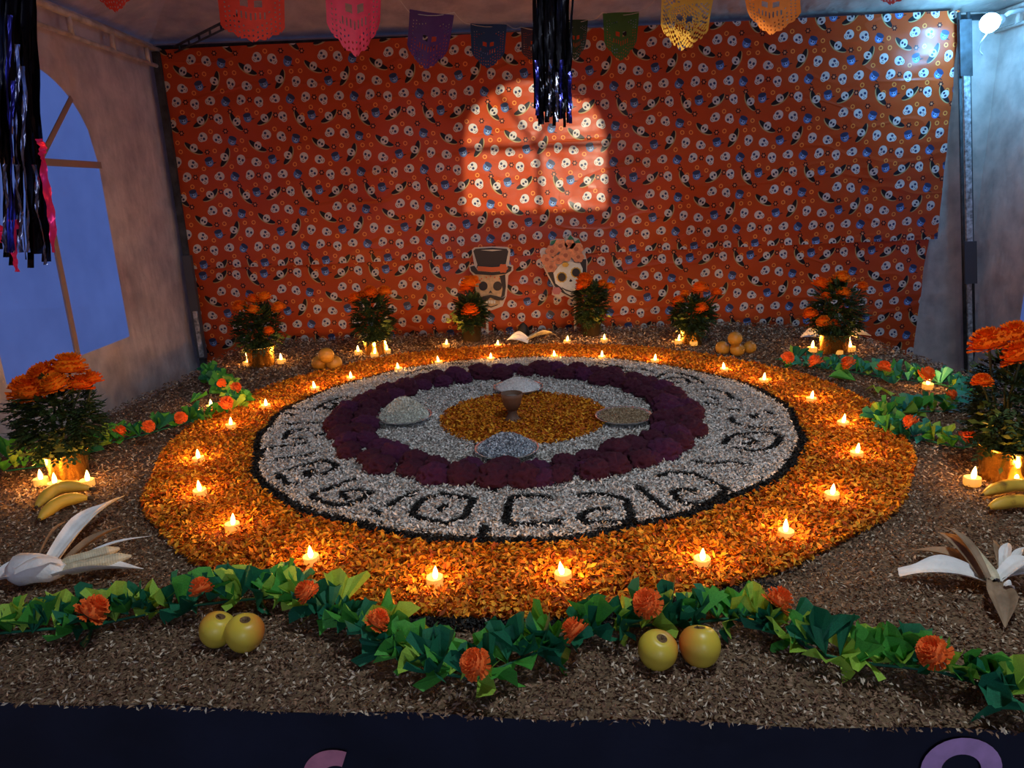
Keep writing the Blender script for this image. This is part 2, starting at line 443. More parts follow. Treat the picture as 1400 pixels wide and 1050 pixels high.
fo = struct(mb.build('wall_front', M['cloth'], smooth=False), 'white front tent wall with arched window')
MB().box((fw[0]+.015, FY, (fz0+fzs)/2), (.022, .01, fzs-fz0)).build('mullion', M['tape'], fo, False)
MB().box((fw[0], FY, fzs-.01), (fx1-fx0, .01, .028)).build('crossbar', M['tape'], fo, False)
for sg in (-1, 1):
    MB().tube([(fw[0], FY, fzs), (fw[0]+sg*.5*fw[1], FY, fzs+(fz1-fzs)*.85)], .009, 4).build('spoke', M['tape'], fo, False)

# steel frame
def truss(name, a, b, h, label, n, m1='frame', r=.013):
    a, b = Vector(a), Vector(b)
    e = thing(name, label, 'truss', a); d = b-a; dn = Vector((0, 0, -h))
    MB().tube([(0, 0, 0), d], r, 8).build('chord', M[m1], e)
    MB().tube([dn, d+dn], r*.75, 8).build('chord', M[m1], e)
    for k in range(n):
        t = (k+.5)/n
        MB().tube([d*t, d*t+dn], r*.85, 6).build('strut', M[m1], e)
    return e
truss('roof_truss', (XL+.05, 1.9, 1.635), (XL+.05, 4.40, 1.635), .088, 'white ladder truss along the eave above the arched window with black tinsel', 7, r=.015)
truss('roof_truss', (XR-.06, 1.9, 1.66), (XR-.06, 4.38, 1.66), .09, 'steel ladder truss along the eave behind the lit bulb', 7)
truss('corner_brace', WY(238, 64, 4.33), WY(326, 20, 3.80), .030, 'thin dark ladder brace leaving the corner above the printed cloth', 6, 'oldpost', r=.007)
tag(MB().tube([(XL+.03, 4.395, 1.65), (XR-.03, 4.395, 1.65)], .016, 8).build('eave_rail', M['oldpost']), 'dark steel eave rail above the printed orange cloth', 'rail')
# corner posts
e = thing('tent_post', 'dark slim corner post between brown tent wall and printed cloth', 'post', (XL+.05, 4.33, ZF))
MB().box((0, 0, (1.62-ZF)/2), (.035, .035, 1.62-ZF)).build('pole', M['oldpost'], e, False)
MB().box((.012, -.03, 1.02), (.05, .03, .62)).build('bracket', M['steelgrey'], e, False)
MB().box((.018, -.052, .86), (.022, .014, .28)).build('paint_strip', M['chip'], e, False)
pt, pb = WY(1318, 60, 4.30), WY(1326, 505, 4.28)
e = thing('tent_post', 'chipped dark and white lattice post beside the lit bulb', 'post', (pb.x, pb.y, ZF))
dirv = (pt-pb)/(pt.z-pb.z); foot = pb+dirv*(ZF-pb.z)
e.location = foot
L_ = 1.66-ZF
for sx in (-.026, .026):
    MB().tube([(sx, 0, 0), (sx+dirv.x*L_, dirv.y*L_, L_)], .010, 6).build('rail', M['oldpost'], e)
mb = MB(); z0, z1 = 1.06-ZF, 1.40-ZF
def slab(z0, z1, w, m, nm, yo):
    b = MB()
    b.add([(dirv.x*z+sx, dirv.y*z+yo+t, z) for z in (z0, z1) for sx, t in ((-w, 0), (w, 0), (w, .012), (-w, .012))], [(0, 1, 5, 4), (1, 2, 6, 5), (2, 3, 7, 6), (3, 0, 4, 7), (3, 2, 1, 0), (4, 5, 6, 7)])
    return b.build(nm, M[m], e, False)
slab(.42-ZF, 1.33-ZF, .018, 'chip', 'worn_plate', -.022)
slab(.17-ZF, .42-ZF, .036, 'steelgrey', 'sleeve', -.030)
slab(-.45-ZF, .17-ZF, .014, 'chip', 'worn_plate', -.012)
slab(1.33-ZF, 1.62-ZF, .034, 'oldpost', 'top_plate', -.020)

# printed oilcloth, two overlapping sheets
def sheet(name, tl, tr, br, bl, Y, label, amp, seed):
    tl, tr, br, bl = [WY(*p, Y) for p in (tl, tr, br, bl)]
    o = tl.copy(); o.z = bl.z
    def fn(u, v):
        p = (bl+(br-bl)*u)*(1-v)+(tl+(tr-tl)*u)*v
        w = amp*(noise.noise(Vector((p.x*1.6+seed, p.z*1.1, seed)))+.5*noise.noise(Vector((p.x*4+p.z*3, p.z*3-p.x*2, seed+5))))
        edge = .010*noise.noise(Vector((p.z*6, seed, u*9)))*(1 if u in (0, 1) else 0)
        return (p.x-o.x+edge, w, p.z-o.z)
    ob = MB().grid(110, 50, fn).build(name, M['print']); ob.location = o
    return tag(ob, label, 'tablecloth', 'printed oilcloth sheets on the back wall')
sheet('printed_oilcloth', (218, 68), (1312, 14), (1283, 327), (262, 368), 4.335, 'glossy orange skull-print oilcloth hung under the eave rail, upper sheet', .018, 2.0)
sheet('printed_oilcloth', (258, 352), (1271, 318), (1236, 560), (286, 560), 4.350, 'orange skull-print oilcloth hanging below the upper sheet, behind the flower pots', .012, 9.0)

# lit bulb on an arm
bp = WY(1354, 31, 4.05)
e = thing('work_light_bulb', 'lit bluish-white bulb on a short white arm by the lattice post', 'bulb', bp)
ax = Vector((-.80, -.55, -.22)).normalized()
prof = [(0.0, .048), (.024, .044), (.040, .030), (.047, .012), (.044, -.010), (.033, -.030), (.022, -.055)]
def oriented(mb, d):
    q = d.to_track_quat('Z', 'Y').to_matrix(); mb.v = [tuple(q @ Vector(v)) for v in mb.v]; return mb
oriented(MB().lathe(prof, 20), ax).build('glass_bulb', M['bulb'], e)
oriented(MB().lathe([(.023, -.05), (.026, -.06), (.026, -.11), (.012, -.115), (0, -.115)], 14), ax).build('socket', M['whiteplastic'], e)
MB().tube([-ax*.11, Vector((.13, .06, .055)), Vector((XR-.07-bp.x, .10, .075))], .011, 8).build('arm', M['whiteplastic'], e)
MB().tube([(-.01, 0, -.05), (-.025, .02, -.09), (-.02, .03, -.13), (0, .03, -.15)], .003, 5).build('loose_wire', M['whiteplastic'], e)

# ------------------------------------------------------------------ stage
EDGE = [(-1.88, 1.155), (1.95, .79), (1.90, 2.5), (1.84, 3.62), (1.60, 4.04), (1.30, 4.19), (-1.55, 4.17), (-1.56, 3.4), (-1.64, 2.79), (-1.84, 2.30)]
st = thing('stage', 'low stage covered in sawdust and petals, dressed with navy cloth', 'stage', (0, 2.5, ZF))
n = len(EDGE)
pl = MB().add([(x, y-2.5, -.012-ZF) for x, y in EDGE]+[(x, y-2.5, 0) for x, y in EDGE], [tuple(range(n)), tuple(range(2*n-1, n-1, -1))]+[(i, (i+1) % n, (i+1) % n+n, i+n) for i in range(n)])
pl.build('platform', M['navy'], st, False)
fa, fb = Vector((-1.93, 1.160, 0)), Vector((2.0, .785, 0)); fd = (fb-fa)
def skirt(u, v):
    p = fa+fd*u; q = (1-v)
    w = .010*q*math.sin(u*31)+.006*q*math.sin(u*77+1)
    return (p.x, p.y-2.5-.004-.02*q+w, -ZF-.004+.004*math.sin(u*60)-(.80*q))
MB().grid(120, 10, skirt).build('skirt_cloth', M['navy'], st)
def letter(cpx, cpy, rpx, spx, a0, a1, m_):
    # flat painted letter strokes on the skirt cloth
    t = 0.0
    d = ray(cpx, cpy); nrm = Vector((-fd.y, fd.x, 0)).normalized()
    P0 = fa+Vector((0, -.011, 0)); tt = (P0-Vector((0, 0, CAMH))).dot(nrm)/d.dot(nrm)
    c = Vector((0, 0, CAMH))+d*tt; s = 1/px_m(c); ux = fd.normalized()
    ro, ri = rpx*s, (rpx-spx)*s; mb = MB(); k = 30
    def fn(u, v):
        a = R_(a0+(a1-a0)*u); r = ri+(ro-ri)*v
        p = c+ux*(r*math.cos(a))+Vector((0, 0, r*math.sin(a)))
        return (p.x, p.y-2.5, p.z-ZF)
    mb.grid(k, 2, fn).build('painted_letter', m_, st)
letter(1314, 1053, 53, 27, 0, 360, M['violetpaint'])
letter(462, 1066, 49, 26, 70, 300, M['pinkpaint'])

# sawdust ground
def in_poly(P, poly):
    x, y = P[:, 0], P[:, 1]; ins = np.zeros(len(P), bool); j = len(poly)-1
    for i in range(len(poly)):
        xi, yi = poly[i]; xj, yj = poly[j]
        c = ((yi > y) != (yj > y)) & (x < (xj-xi)*(y-yi)/(yj-yi+1e-12)+xi); ins ^= c; j = i
    return ins
def chips(name, P, length, width, tilt, colours, material, lift=.004, zr=.010, parent=None, fold=.35, zbase=None):
    N = len(P); ya = rng.uniform(0, 2*np.pi, N); ti = rng.normal(0, tilt, N); ro = rng.normal(0, .6, N)
    L = length*rng.uniform(.6, 1.35, N); W = width*rng.uniform(.6, 1.35, N)
    d = np.stack([np.cos(ya)*np.cos(ti), np.sin(ya)*np.cos(ti), np.sin(ti)], 1)
    h = np.stack([-np.sin(ya), np.cos(ya), np.zeros(N)], 1); up_ = np.cross(d, h)
    w = h*np.cos(ro)[:, None]+up_*np.sin(ro)[:, None]; nn = np.cross(d, w)
    c = np.column_stack([P[:, 0], P[:, 1], lift+rng.uniform(0, zr, N)+(0 if zbase is None else zbase)])
    c[:, 2] += np.abs(np.sin(ti))*L*.4
    v = np.empty((N, 4, 3)); v[:, 0] = c-d*L[:, None]*.5; v[:, 2] = c+d*L[:, None]*.5
    sh = rng.uniform(-.1, .2, N)[:, None]*d*L[:, None]
    v[:, 1] = c-w*W[:, None]*.5+nn*(W*fold)[:, None]+sh; v[:, 3] = c+w*W[:, None]*.5+nn*(W*fold)[:, None]+sh
    f = (np.arange(N)[:, None]*4+np.array([[0, 1, 2, 0, 2, 3]])).reshape(-1)
    me = bpy.data.meshes.new(name); me.vertices.add(N*4); me.vertices.foreach_set('co', v.astype(np.float32).reshape(-1))
    me.loops.add(N*6); me.loops.foreach_set('vertex_index', f.astype(np.int32))
    me.polygons.add(N*2); me.polygons.foreach_set('loop_start', (np.arange(N*2)*3).astype(np.int32))
    me.update(calc_edges=True)
    pal = np.array(colours, float); k = rng.integers(0, len(pal), N); t = rng.uniform(.75, 1.2, N)[:, None]
    cc = np.clip(pal[k]*t, 0, 1); cc = np.column_stack([cc, np.ones(N)])
    at = me.color_attributes.new('chip_colour', 'FLOAT_COLOR', 'POINT')
    at.data.foreach_set('color', np.repeat(cc, 4, 0).astype(np.float32).reshape(-1))
    me.materials.append(material); me.validate()
    o = link(name, me, parent); o['kind'] = 'stuff'
    return o
CC = np.array([.038, 2.485]); RO_, RB, RB_IN = 1.25, .955, .905
def disc(N, r0, r1):
    r = np.sqrt(rng.uniform(r0**2, r1**2, N)); a = rng.uniform(0, 2*np.pi, N)
    # hand-laid ring: slightly uneven outline
    return np.column_stack([CC[0]+r*np.cos(a), CC[1]+r*np.sin(a)])
def wobble(P, amp=.012):
    a = np.arctan2(P[:, 1]-CC[1], P[:, 0]-CC[0]); s = 1+amp*(np.sin(3*a+1)+.6*np.sin(7*a)+.4*np.sin(17*a+2))
    return CC+(P-CC)*s[:, None]
def ground_sheet():
    mb = MB()
    ring = [Vector((x, y, 0)) for x, y in EDGE]; c = Vector((.05, 2.4, .004)); K = 14
    vs = [c]; per = []
    for i in range(n):
        a, b = ring[i], ring[(i+1) % n]
        for k in range(10): per.append(a+(b-a)*(k/10))
    m_ = len(per)
    for j in range(1, K+1):
        for p in per:
            q = c+(p-c)*(j/K); q.z = -.011+.011*min(1, (K-j)*.6)+.004*noise.noise(q*9); vs.append(q)
    fs = [(0, 1+i, 1+(i+1) % m_) for i in range(m_)]
    for j in range(K-1):
        for i in range(m_): fs.append((1+j*m_+i, 1+(j+1)*m_+i, 1+(j+1)*m_+(i+1) % m_, 1+j*m_+(i+1) % m_))
    return mb.add(vs, fs)
SAW = [(.24, .140, .085), (.29, .185, .118), (.15, .080, .050), (.50, .41, .31), (.10, .052, .032)]
t = NT('sawdust_bed'); t.put(t.b.inputs['Base Color'], t.ramp(t.noise(120, 4), [(.3, (.07, .042, .024)), (.55, (.20, .125, .07)), (.8, (.34, .24, .15))])); t.b.inputs['Roughness'].default_value = .95; t.bump(t.noise(160, 3), .8, .01)
M['sawbed'] = t.m
sd = thing('sawdust_bed', 'brown sawdust and straw spread over the stage around the petal circle', 'sawdust'); sd['kind'] = 'stuff'
ground_sheet().build('bed', M['sawbed'], sd)
def saw_points(N, y0, y1):
    P = np.column_stack([rng.uniform(-1.95, 2.0, N), rng.uniform(y0, y1, N)])
    P = P[in_poly(P, [(x*1.004+.0, y-.022 if y < 1.2 else y) for x, y in EDGE])]
    return P[np.hypot(P[:, 0]-CC[0], P[:, 1]-CC[1]) > RO_*.985]
chips('shavings', saw_points(90000, .75, 1.75), .0105, .0042, .40, SAW, M['chipm'], 0.0, .009, sd)
chips('shavings', saw_points(80000, 1.75, 3.0), .013, .005, .38, SAW, M['chipm'], 0.0, .010, sd)
chips('shavings', saw_points(50000, 3.0, 4.2), .018, .007, .35, SAW, M['chipm'], 0.0, .012, sd)

# orange ring
ORA = [(.60, .195, .008), (.50, .13, .006), (.70, .28, .012), (.54, .155, .008), (.76, .37, .03), (.36, .065, .006)]
orr = thing('orange_petal_ring', 'wide ring of loose orange marigold petals dotted with tealights', 'petals'); orr['kind'] = 'stuff'
t = NT('orange_petal_bed'); t.put(t.b.inputs['Base Color'], t.ramp(t.noise(90, 3), [(.3, (.22, .04, .004)), (.7, (.55, .14, .008))])); t.b.inputs['Roughness'].default_value = .8; t.bump(t.noise(120), .7, .01)
M['orangebed'] = t.m
def annulus(r0, r1, z, seg=96, rows=3, bumpz=0.0):
    def fn(u, v):
        a = 2*math.pi*u; r = r0+(r1-r0)*v
        s = 1+.012*(math.sin(3*a+1)+.6*math.sin(7*a)+.4*math.sin(17*a+2))
        return (CC[0]+r*s*math.cos(a), CC[1]+r*s*math.sin(a), z+bumpz*math.sin(math.pi*v))
    return MB().grid(seg, rows, fn)
annulus(RB-.02, RO_-.01, .006).build('petal_bed', M['orangebed'], orr)
chips('petals', wobble(disc(80000, RB, RO_)), .019, .0085, .42, ORA, M['petal'], .005, .014, orr)
BLK = [(.012, .012, .013), (.02, .02, .02), (.03, .028, .026), (.006, .006, .007)]
bo = chips('black_sawdust_ring', (lambda P: P[P[:, 1] < CC[1]-1.19+.03*rng.normal(size=len(P))])(wobble(disc(40000, RO_-.004, RO_+.030))), .010, .005, .35, BLK, M['chipm'], .002, .010)
tag(bo, 'thin black sawdust arc edging the orange petals behind the front garland', 'sawdust', kind='stuff')
bi = chips('black_sawdust_ring', wobble(disc(26000, RB_IN+.012, RB+.006)), .011, .006, .4, BLK, M['chipm'], .004, .014)
tag(bi, 'black sawdust ring between the white band and orange petals', 'sawdust', kind='stuff')

# white band with dark glyphs
def crop(ox, oy, s, pts): return [(ox+x/s, oy+y/s) for x, y in pts]
A = lambda *p: crop(320, 600, 3.5, p)
B = lambda *p: crop(320, 490, 5.0, p)
C = lambda *p: crop(660, 620, 3.684, p)
D = lambda *p: crop(880, 500, 5.835, p)
E_ = lambda *p: crop(480, 480, 4.375, p)
H_ = lambda *p: crop(760, 480, 4.667, p)
GLYPHS = [
    [A((850, 375), (890, 310), (990, 275), (1150, 300), (1100, 390), (1020, 420), (900, 395), (850, 375)), A((985, 350), (1015, 330), (1000, 345))],
    [A((1225, 230), (1250, 262))], [A((1205, 430), (1190, 470))],
    [A((865, 262), (740, 335)), A((700, 370), (660, 355))],
    [A((575, 205), (370, 285), (430, 320), (510, 335), (600, 310), (665, 275), (600, 258), (520, 270), (520, 295), (550, 300))],
    [A((210, 180), (260, 230), (300, 228)), A((250, 165), (420, 115), (495, 140), (440, 180), (350, 190), (345, 170), (400, 160))],
    [A((350, 30), (150, 60), (125, 85), (130, 112)), A((390, 75), (340, 95), (210, 108))],
    [B((340, 465), (620, 455), (660, 480), (620, 530), (560, 545)), B((510, 500), (380, 510), (340, 570), (500, 565))],
    [B((380, 360), (560, 365), (620, 320), (740, 280), (840, 290)), B((590, 345), (680, 370), (700, 330), (780, 330)), B((680, 400), (770, 385)), B((340, 390), (420, 405)), B((660, 325), (760, 305))],
    [E_((340, 150), (420, 120), (500, 110)), E_((330, 180), (400, 170)), E_((450, 125), (520, 130))],
    [E_((600, 90), (680, 85), (760, 95)), E_((640, 115), (700, 105), (800, 110))],
    [E_((990, 85), (1060, 110), (1150, 95), (1260, 90)), E_((1130, 110), (1300, 108))],
    [H_((100, 105), (260, 90), (420, 115)), H_((300, 115), (560, 130), (620, 150)), H_((400, 140), (520, 155))],
    [C((340, 240), (290, 230), (160, 230), (130, 260), (120, 350), (150, 370), (340, 370), (390, 345))],
    [C((490, 225), (560, 215), (640, 225), (720, 245), (745, 330), (750, 360), (620, 360), (520, 365), (490, 335), (540, 300), (640, 295))],
    [C((780, 180), (850, 240), (930, 300))],
    [C((870, 130), (960, 110), (1060, 115), (1180, 170), (1230, 200), (1150, 260), (1050, 270), (980, 250), (960, 210), (1000, 195), (1080, 205))],
    [D((400, 785), (560, 805), (700, 790), (860, 820))],
    [D((640, 650), (660, 600), (760, 565), (900, 555), (1040, 560), (1090, 590), (1060, 650), (980, 690), (860, 700), (720, 680)), D((780, 640), (830, 650), (900, 625), (800, 590))],
    [D((690, 430), (720, 480), (820, 505), (960, 525), (1060, 520)), D((670, 370), (760, 370)), D((850, 410), (880, 440), (900, 410)), D((960, 380), (1030, 410))],
    [D((400, 215), (560, 210), (660, 235), (720, 290), (780, 300)), D((480, 310), (520, 330)), D((500, 260), (580, 290)), D((560, 330), (600, 320))],
    [D((80, 120), (200, 70), (300, 80), (400, 110), (480, 160)), D((130, 140), (230, 110), (340, 120), (370, 160)), D((160, 160), (300, 150))],
]
GS = []
for gl in GLYPHS:
    segs = []
    for line in gl:
        q = [np.array(G(x, y, .012)[:2]) for x, y in line]
        segs += list(zip(q, q[1:]))
    GS.append(segs)
def seg_dist(P, segs):
    best = np.full(len(P), 9.0)
    for a, b in segs:
        ab = b-a; t = np.clip(((P-a) @ ab)/(ab @ ab+1e-12), 0, 1)
        best = np.minimum(best, np.hypot(*(P-(a+t[:, None]*ab)).T))
    return best
wr = thing('white_petal_band', 'white petal band laid with dark curled glyphs inside the orange ring', 'petals'); wr['kind'] = 'stuff'
WHI = [(.68, .66, .63), (.76, .74, .71), (.55, .52, .49), (.80, .79, .77), (.44, .41, .38)]
t = NT('white_petal_bed'); t.put(t.b.inputs['Base Color'], t.ramp(t.noise(140, 3), [(.3, (.20, .185, .17)), (.7, (.46, .44, .41))])); t.b.inputs['Roughness'].default_value = .9; t.bump(t.noise(150), .8, .01)
M['whitebed'] = t.m
annulus(.50, RB_IN+.02, .006, bumpz=.006).build('petal_bed', M['whitebed'], wr)
P = wobble(disc(120000, .56, RB_IN+.022))
dmin = np.full(len(P), 9.0)
for segs in GS: dmin = np.minimum(dmin, seg_dist(P, segs))
P = P[dmin > .0125+rng.normal(0, .0022, len(P))]
chips('petals', P, .0125, .0052, .50, WHI, M['petal'], .008, .016, wr)
for segs in GS:
    pts = []
    for a, b in segs:
        Ls = np.hypot(*(b-a)); k = int(60+Ls*3600)
        tt = rng.uniform(0, 1, k); pts.append(a+(b-a)*tt[:, None]+rng.normal(0, .0062, (k, 2)))
    o = chips('glyph', np.concatenate(pts), .009, .0055, .35, BLK, M['chipm'], .009, .011, wr)
    del o['kind']

# inner white disc and orange centre
iw = thing('inner_white_petals', 'pale petal bed inside the magenta bloom ring holding four dishes', 'petals'); iw['kind'] = 'stuff'
annulus(.0, .56, .005, rows=6).build('petal_bed', M['whitebed'], iw)
chips('petals', disc(34000, .29, .57), .0125, .0052, .45, WHI, M['petal'], .006, .012, iw)
oc_ = thing('orange_petal_disc', 'round orange petal disc at the centre under the clay cup', 'petals'); oc_['kind'] = 'stuff'
annulus(.0, .30, .010, rows=5).build('petal_bed', M['orangebed'], oc_)
chips('petals', disc(15000, .0, .305), .017, .0075, .4, ORA, M['petal'], .010, .013, oc_)

# ------------------------------------------------------------------ cockscomb ring
def cocks_mesh(seed, m_):
    import bmesh
    bm = bmesh.new(); bmesh.ops.create_icosphere(bm, subdivisions=4, radius=1.0)
    for v in bm.verts:
        p = v.co.copy(); q = Vector((p.x, p.y, p.z*.8))
        r1 = 1-abs(noise.noise(p*2.1+Vector((seed*3.1, 0, 0))))*2
        r2 = 1-abs(noise.noise(p*6.5+Vector((0, seed*2.3, 0))))*2
        v.co = q*(.70+.26*r1+.18*r2)
        v.co.z = max(v.co.z, -.35)
    me = bpy.data.meshes.new('cockscomb_bloom'); bm.to_mesh(me); bm.free()
    me.polygons.foreach_set('use_smooth', [True]*len(me.polygons)); me.materials.append(m_); return me
CM = [cocks_mesh(i, M['cocks'] if i % 3 else M['cocks2']) for i in range(5)]
def bloom(x, y, s, lab, grp='cockscomb blooms around the inner circle'):
    o = link('cockscomb_bloom', rnd.choice(CM), None, (x, y, .012+s*.36), (rnd.uniform(-.2, .2), rnd.uniform(-.2, .2), rnd.uniform(0, 6.28)), (s*rnd.uniform(.9, 1.15), s*rnd.uniform(.9, 1.15), s*rnd.uniform(.85, 1.15)))
    if o.data.materials[0].name.startswith('violet'): lab = lab.replace('dark magenta', 'brighter violet')
    return tag(o, lab, 'flower', grp)
for (rr_, NB) in ((.553, 38), (.622, 43)):
    for k in range(NB):
        a = 2*math.pi*(k+.5*(NB == 43))/NB+rnd.uniform(-.02, .02); r = rr_+rnd.uniform(-.016, .016)
        bloom(.006+r*math.cos(a), 2.50+r*1.02*math.sin(a), rnd.uniform(.042, .056), 'dark magenta cockscomb bloom in the ring around the four dishes')
for (px, py, s) in ((885, 628, .04), (925, 600, .05), (948, 590, .05), (945, 560, .046), (930, 575, .05), (480, 592, .045), (500, 555, .04), (520, 620, .04), (612, 652, .035), (742, 655, .04), (812, 645, .046), (905, 590, .045)):
    p = G(px, py, .03); bloom(p.x, p.y, s, 'dark magenta cockscomb bloom in the ring around the four dishes')

# ------------------------------------------------------------------ dishes, clay cup
def dish(px, py, wpx, lab, heap_lab, palette, hh, n_, sz, nm):
    p = G(px, py, .02); r = wpx/2/px_m(p)
    e = thing('glass_dish', lab, 'dish', (p.x, p.y, .016), 'glass dishes in the inner circle')
    bw = MB().lathe([(0, 0), (r*.6, .001), (r*.85, .008), (r, .020), (r*1.02, .022), (r*.98, .0225), (r*.83, .011), (r*.6, .0045), (0, .004)], 32).build('bowl', M['glass'], e)
    MB().lathe([(r*.985, .0225), (r*1.03, .024), (r*1.035, .0225), (r*1.02, .0205)], 32).build('rim', M['glass'], bw)
    q = rng.uniform(0, 1, n_)**.5; a = rng.uniform(0, 6.283, n_)
    P = np.column_stack([p.x+q*r*.9*np.cos(a), p.y+q*r*.9*np.sin(a)])
    zb = .018+.016+hh*(1-q**1.7)
    h = thing(nm, heap_lab, 'grain', (0, 0, 0)); h['kind'] = 'stuff'
    c = palette[0]
    MB().lathe([(r*.88*t/8, hh*.93*(1-(t/8)**1.7)) for t in range(9)], 24, (p.x, p.y, .033), .03, 3).build('heap', mat(nm, c, .9, 0, .25, 150, .6, 180), h)
    chips('grains', P, sz*1.25, sz*.6, .6, palette, M['chipm'], 0.0, .003, h, zbase=zb)
WHT = [(.72, .72, .64), (.66, .68, .60), (.60, .60, .52)]
dish(553, 574, 74, 'clear glass dish heaped with white rice', 'heap of white rice in glass dish', WHT, .066, 5000, .007, 'rice_heap')
dish(853, 574, 76, 'clear glass dish filled with tan seeds', 'tan seeds filling glass dish', [(.40, .29, .18), (.34, .24, .14), (.46, .36, .24)], .012, 2600, .006, 'seed_heap')
dish(693, 619, 86, 'clear glass dish of speckled blue-grey salt', 'coarse speckled salt heap in front glass dish', [(.55, .60, .68), (.30, .33, .38), (.68, .72, .78), (.12, .13, .16)], .044, 5000, .007, 'salt_heap')
dish(709, 534, 66, 'glass dish heaped with fine white salt behind the clay cup', 'smooth white salt heap behind the clay cup', [(.80, .80, .80), (.74, .75, .76)], .038, 2600, .004, 'salt_heap')
p = G(701, 577, .012)
e = thing('clay_incense_cup', 'dark brown clay footed cup standing on the orange centre', 'cup', (p.x, p.y, .016))
MB().lathe([(0, 0), (.030, 0), (.031, .006), (.022, .014), (.016, .030), (.018, .042)], 22).build('foot', M['clay'], e)
MB().lathe([(.018, .042), (.024, .050), (.032, .066), (.037, .090), (.039, .104), (.036, .104), (.032, .085), (.022, .070), (0, .066)], 24).build('bowl', M['clay'], e)
MB().lathe([(0, .092), (.02, .093), (.034, .088)], 18).build('ash', M['ash'], e)

# ------------------------------------------------------------------ tealights
tb = MB().lathe([(0, 0), (.0175, 0), (.0185, .002), (.0185, .017), (.0178, .0195), (.0155, .0195), (.0135, .0165), (.006, .0160), (0, .0165)], 20).mesh('tealight_body', M['tea'])
tf = MB().lathe([(.0035, .015), (.0052, .019), (.0062, .025), (.0050, .033), (.0028, .040), (.0006, .0455)], 10).mesh('flame', M['flame'])
tl = bpy.data.lights.new('flame_light', 'POINT'); tl.energy = CANDLE_W; tl.color = (1.0, .43, .09); tl.shadow_soft_size = .012
def tealight(px, py, lab, grp, z=.008, s=1.0):
    p = G(px, py, z+.004)
    e = thing('tealight', lab, 'candle', (p.x, p.y, z), grp, rnd.uniform(0, 6))
    e.rotation_euler = (rnd.uniform(-.05, .05), rnd.uniform(-.05, .05), rnd.uniform(0, 6.28))
    link('body', tb, e, None, None, s); f = link('flame', tf, e, None, (rnd.uniform(-.12, .12), rnd.uniform(-.12, .12), 0), s)
    link('flame_light', tl, e, (0, 0, .053))
for q in [(595, 797), (770, 791), (960, 771), (1074, 733), (1137, 681), (1171, 624), (1152, 582), (1109, 549), (1044, 523), (990, 508), (895, 496), (823, 491), (758, 490), (671, 493), (600, 498), (545, 507), (480, 520), (431, 534), (364, 558), (316, 585), (272, 631), (274, 676), (318, 723), (426, 768)]:
    tealight(*q, 'lit electric tealight standing on the orange petal ring', 'tealights on the orange petal ring', .012)
for q in [(610, 474), (680, 475), (775, 469), (826, 467)]:
    tealight(*q, 'lit tealight on sawdust between the petal ring and skull cut-outs', 'tealights before the skull cut-outs', .006)
for q in [(57, 661), (76, 667), (120, 663)]: tealight(*q, 'lit tealight by the gold pot under the arched window', 'tealights by the window pot', .006, 1.1)
for q in [(339, 499), (353, 501), (385, 496)]: tealight(*q, 'lit tealight before the gold pot beside the stack of three fruits', 'tealights by the corner post pot', .006, 1.15)
for q in [(490, 484), (512, 487), (529, 482)]: tealight(*q, 'lit tealight before the gold pot between three fruits and top-hat skull', 'tealights by the second gold pot', .006, 1.1)
for q in [(928, 469), (948, 471)]: tealight(*q, 'lit tealight before the gold pot beside four stacked fruits', 'tealights by the four-fruit pot', .006, 1.1)
for q in [(1110, 480), (1146, 484), (1163, 479)]: tealight(*q, 'lit tealight before the gold pot with pale husk behind', 'tealights by the husk pot', .006, 1.2)
for q in [(1329, 661), (1390, 664)]: tealight(*q, 'lit tealight by the gold pot beside the teal garland loop', 'tealights by the garland-loop pot', .006, 1.15)
tealight(289, 559, 'lit tealight leaning on the dark green garland bend', None, .006)
tealight(1268, 530, 'lit tealight between two runs of the teal garland', None, .006, 1.1)

# ------------------------------------------------------------------ marigolds
def mari_mesh(seed, m_, flat=.62):
    r2 = random.Random(seed); mb = MB()
    layers = [(1.0, -.10, 15), (.96, .08, 15), (.86, .24, 14), (.72, .38, 12), (.55, .48, 10), (.36, .55, 7), (.16, .60, 4)]
    for li, (r, z, k) in enumerate(layers):
        for i in range(k):
            a = 2*math.pi*(i+.5*(li % 2))/k+r2.uniform(-.12, .12); w = 1.35*math.pi*max(r, .3)/k
            el = R_(8+li*12+r2.uniform(-9, 9)); rin = r*.35
            d = Vector((math.cos(a), math.sin(a), 0)); tdir = Vector((-math.sin(a), math.cos(a), 0)); ph = r2.uniform(0, 6)
            def fn(u, v, d=d, tdir=tdir, r=r, rin=rin, el=el, w=w, z=z, ph=ph):
                l = (r-rin)*v*r2_scale
                x = (u-.5)*w*(.5+.7*v)
                p = d*(rin+l*math.cos(el))+tdir*x
                zz = z*1.35*flat/.62-.12+l*math.sin(el)+.06*v*math.sin(u*9.4+ph)
                return (p.x, p.y, zz)
            r2_scale = r2.uniform(.95, 1.12)
            mb.grid(4, 2, fn)
    # solid heart so that the bloom is not see-through
    mb.lathe([(0, -.22), (.45, -.18), (.75, -.05), (.72, .20), (.52, .46), (.25, .60), (0, .64)], 14)
    return mb.mesh('marigold_flower', m_)
MF = [mari_mesh(1, M['mari']), mari_mesh(2, M['mari']), mari_mesh(3, M['mari2'])]
PF = [mari_mesh(4, M['paperorange'], .75), mari_mesh(5, M['paperorange'], .75)]

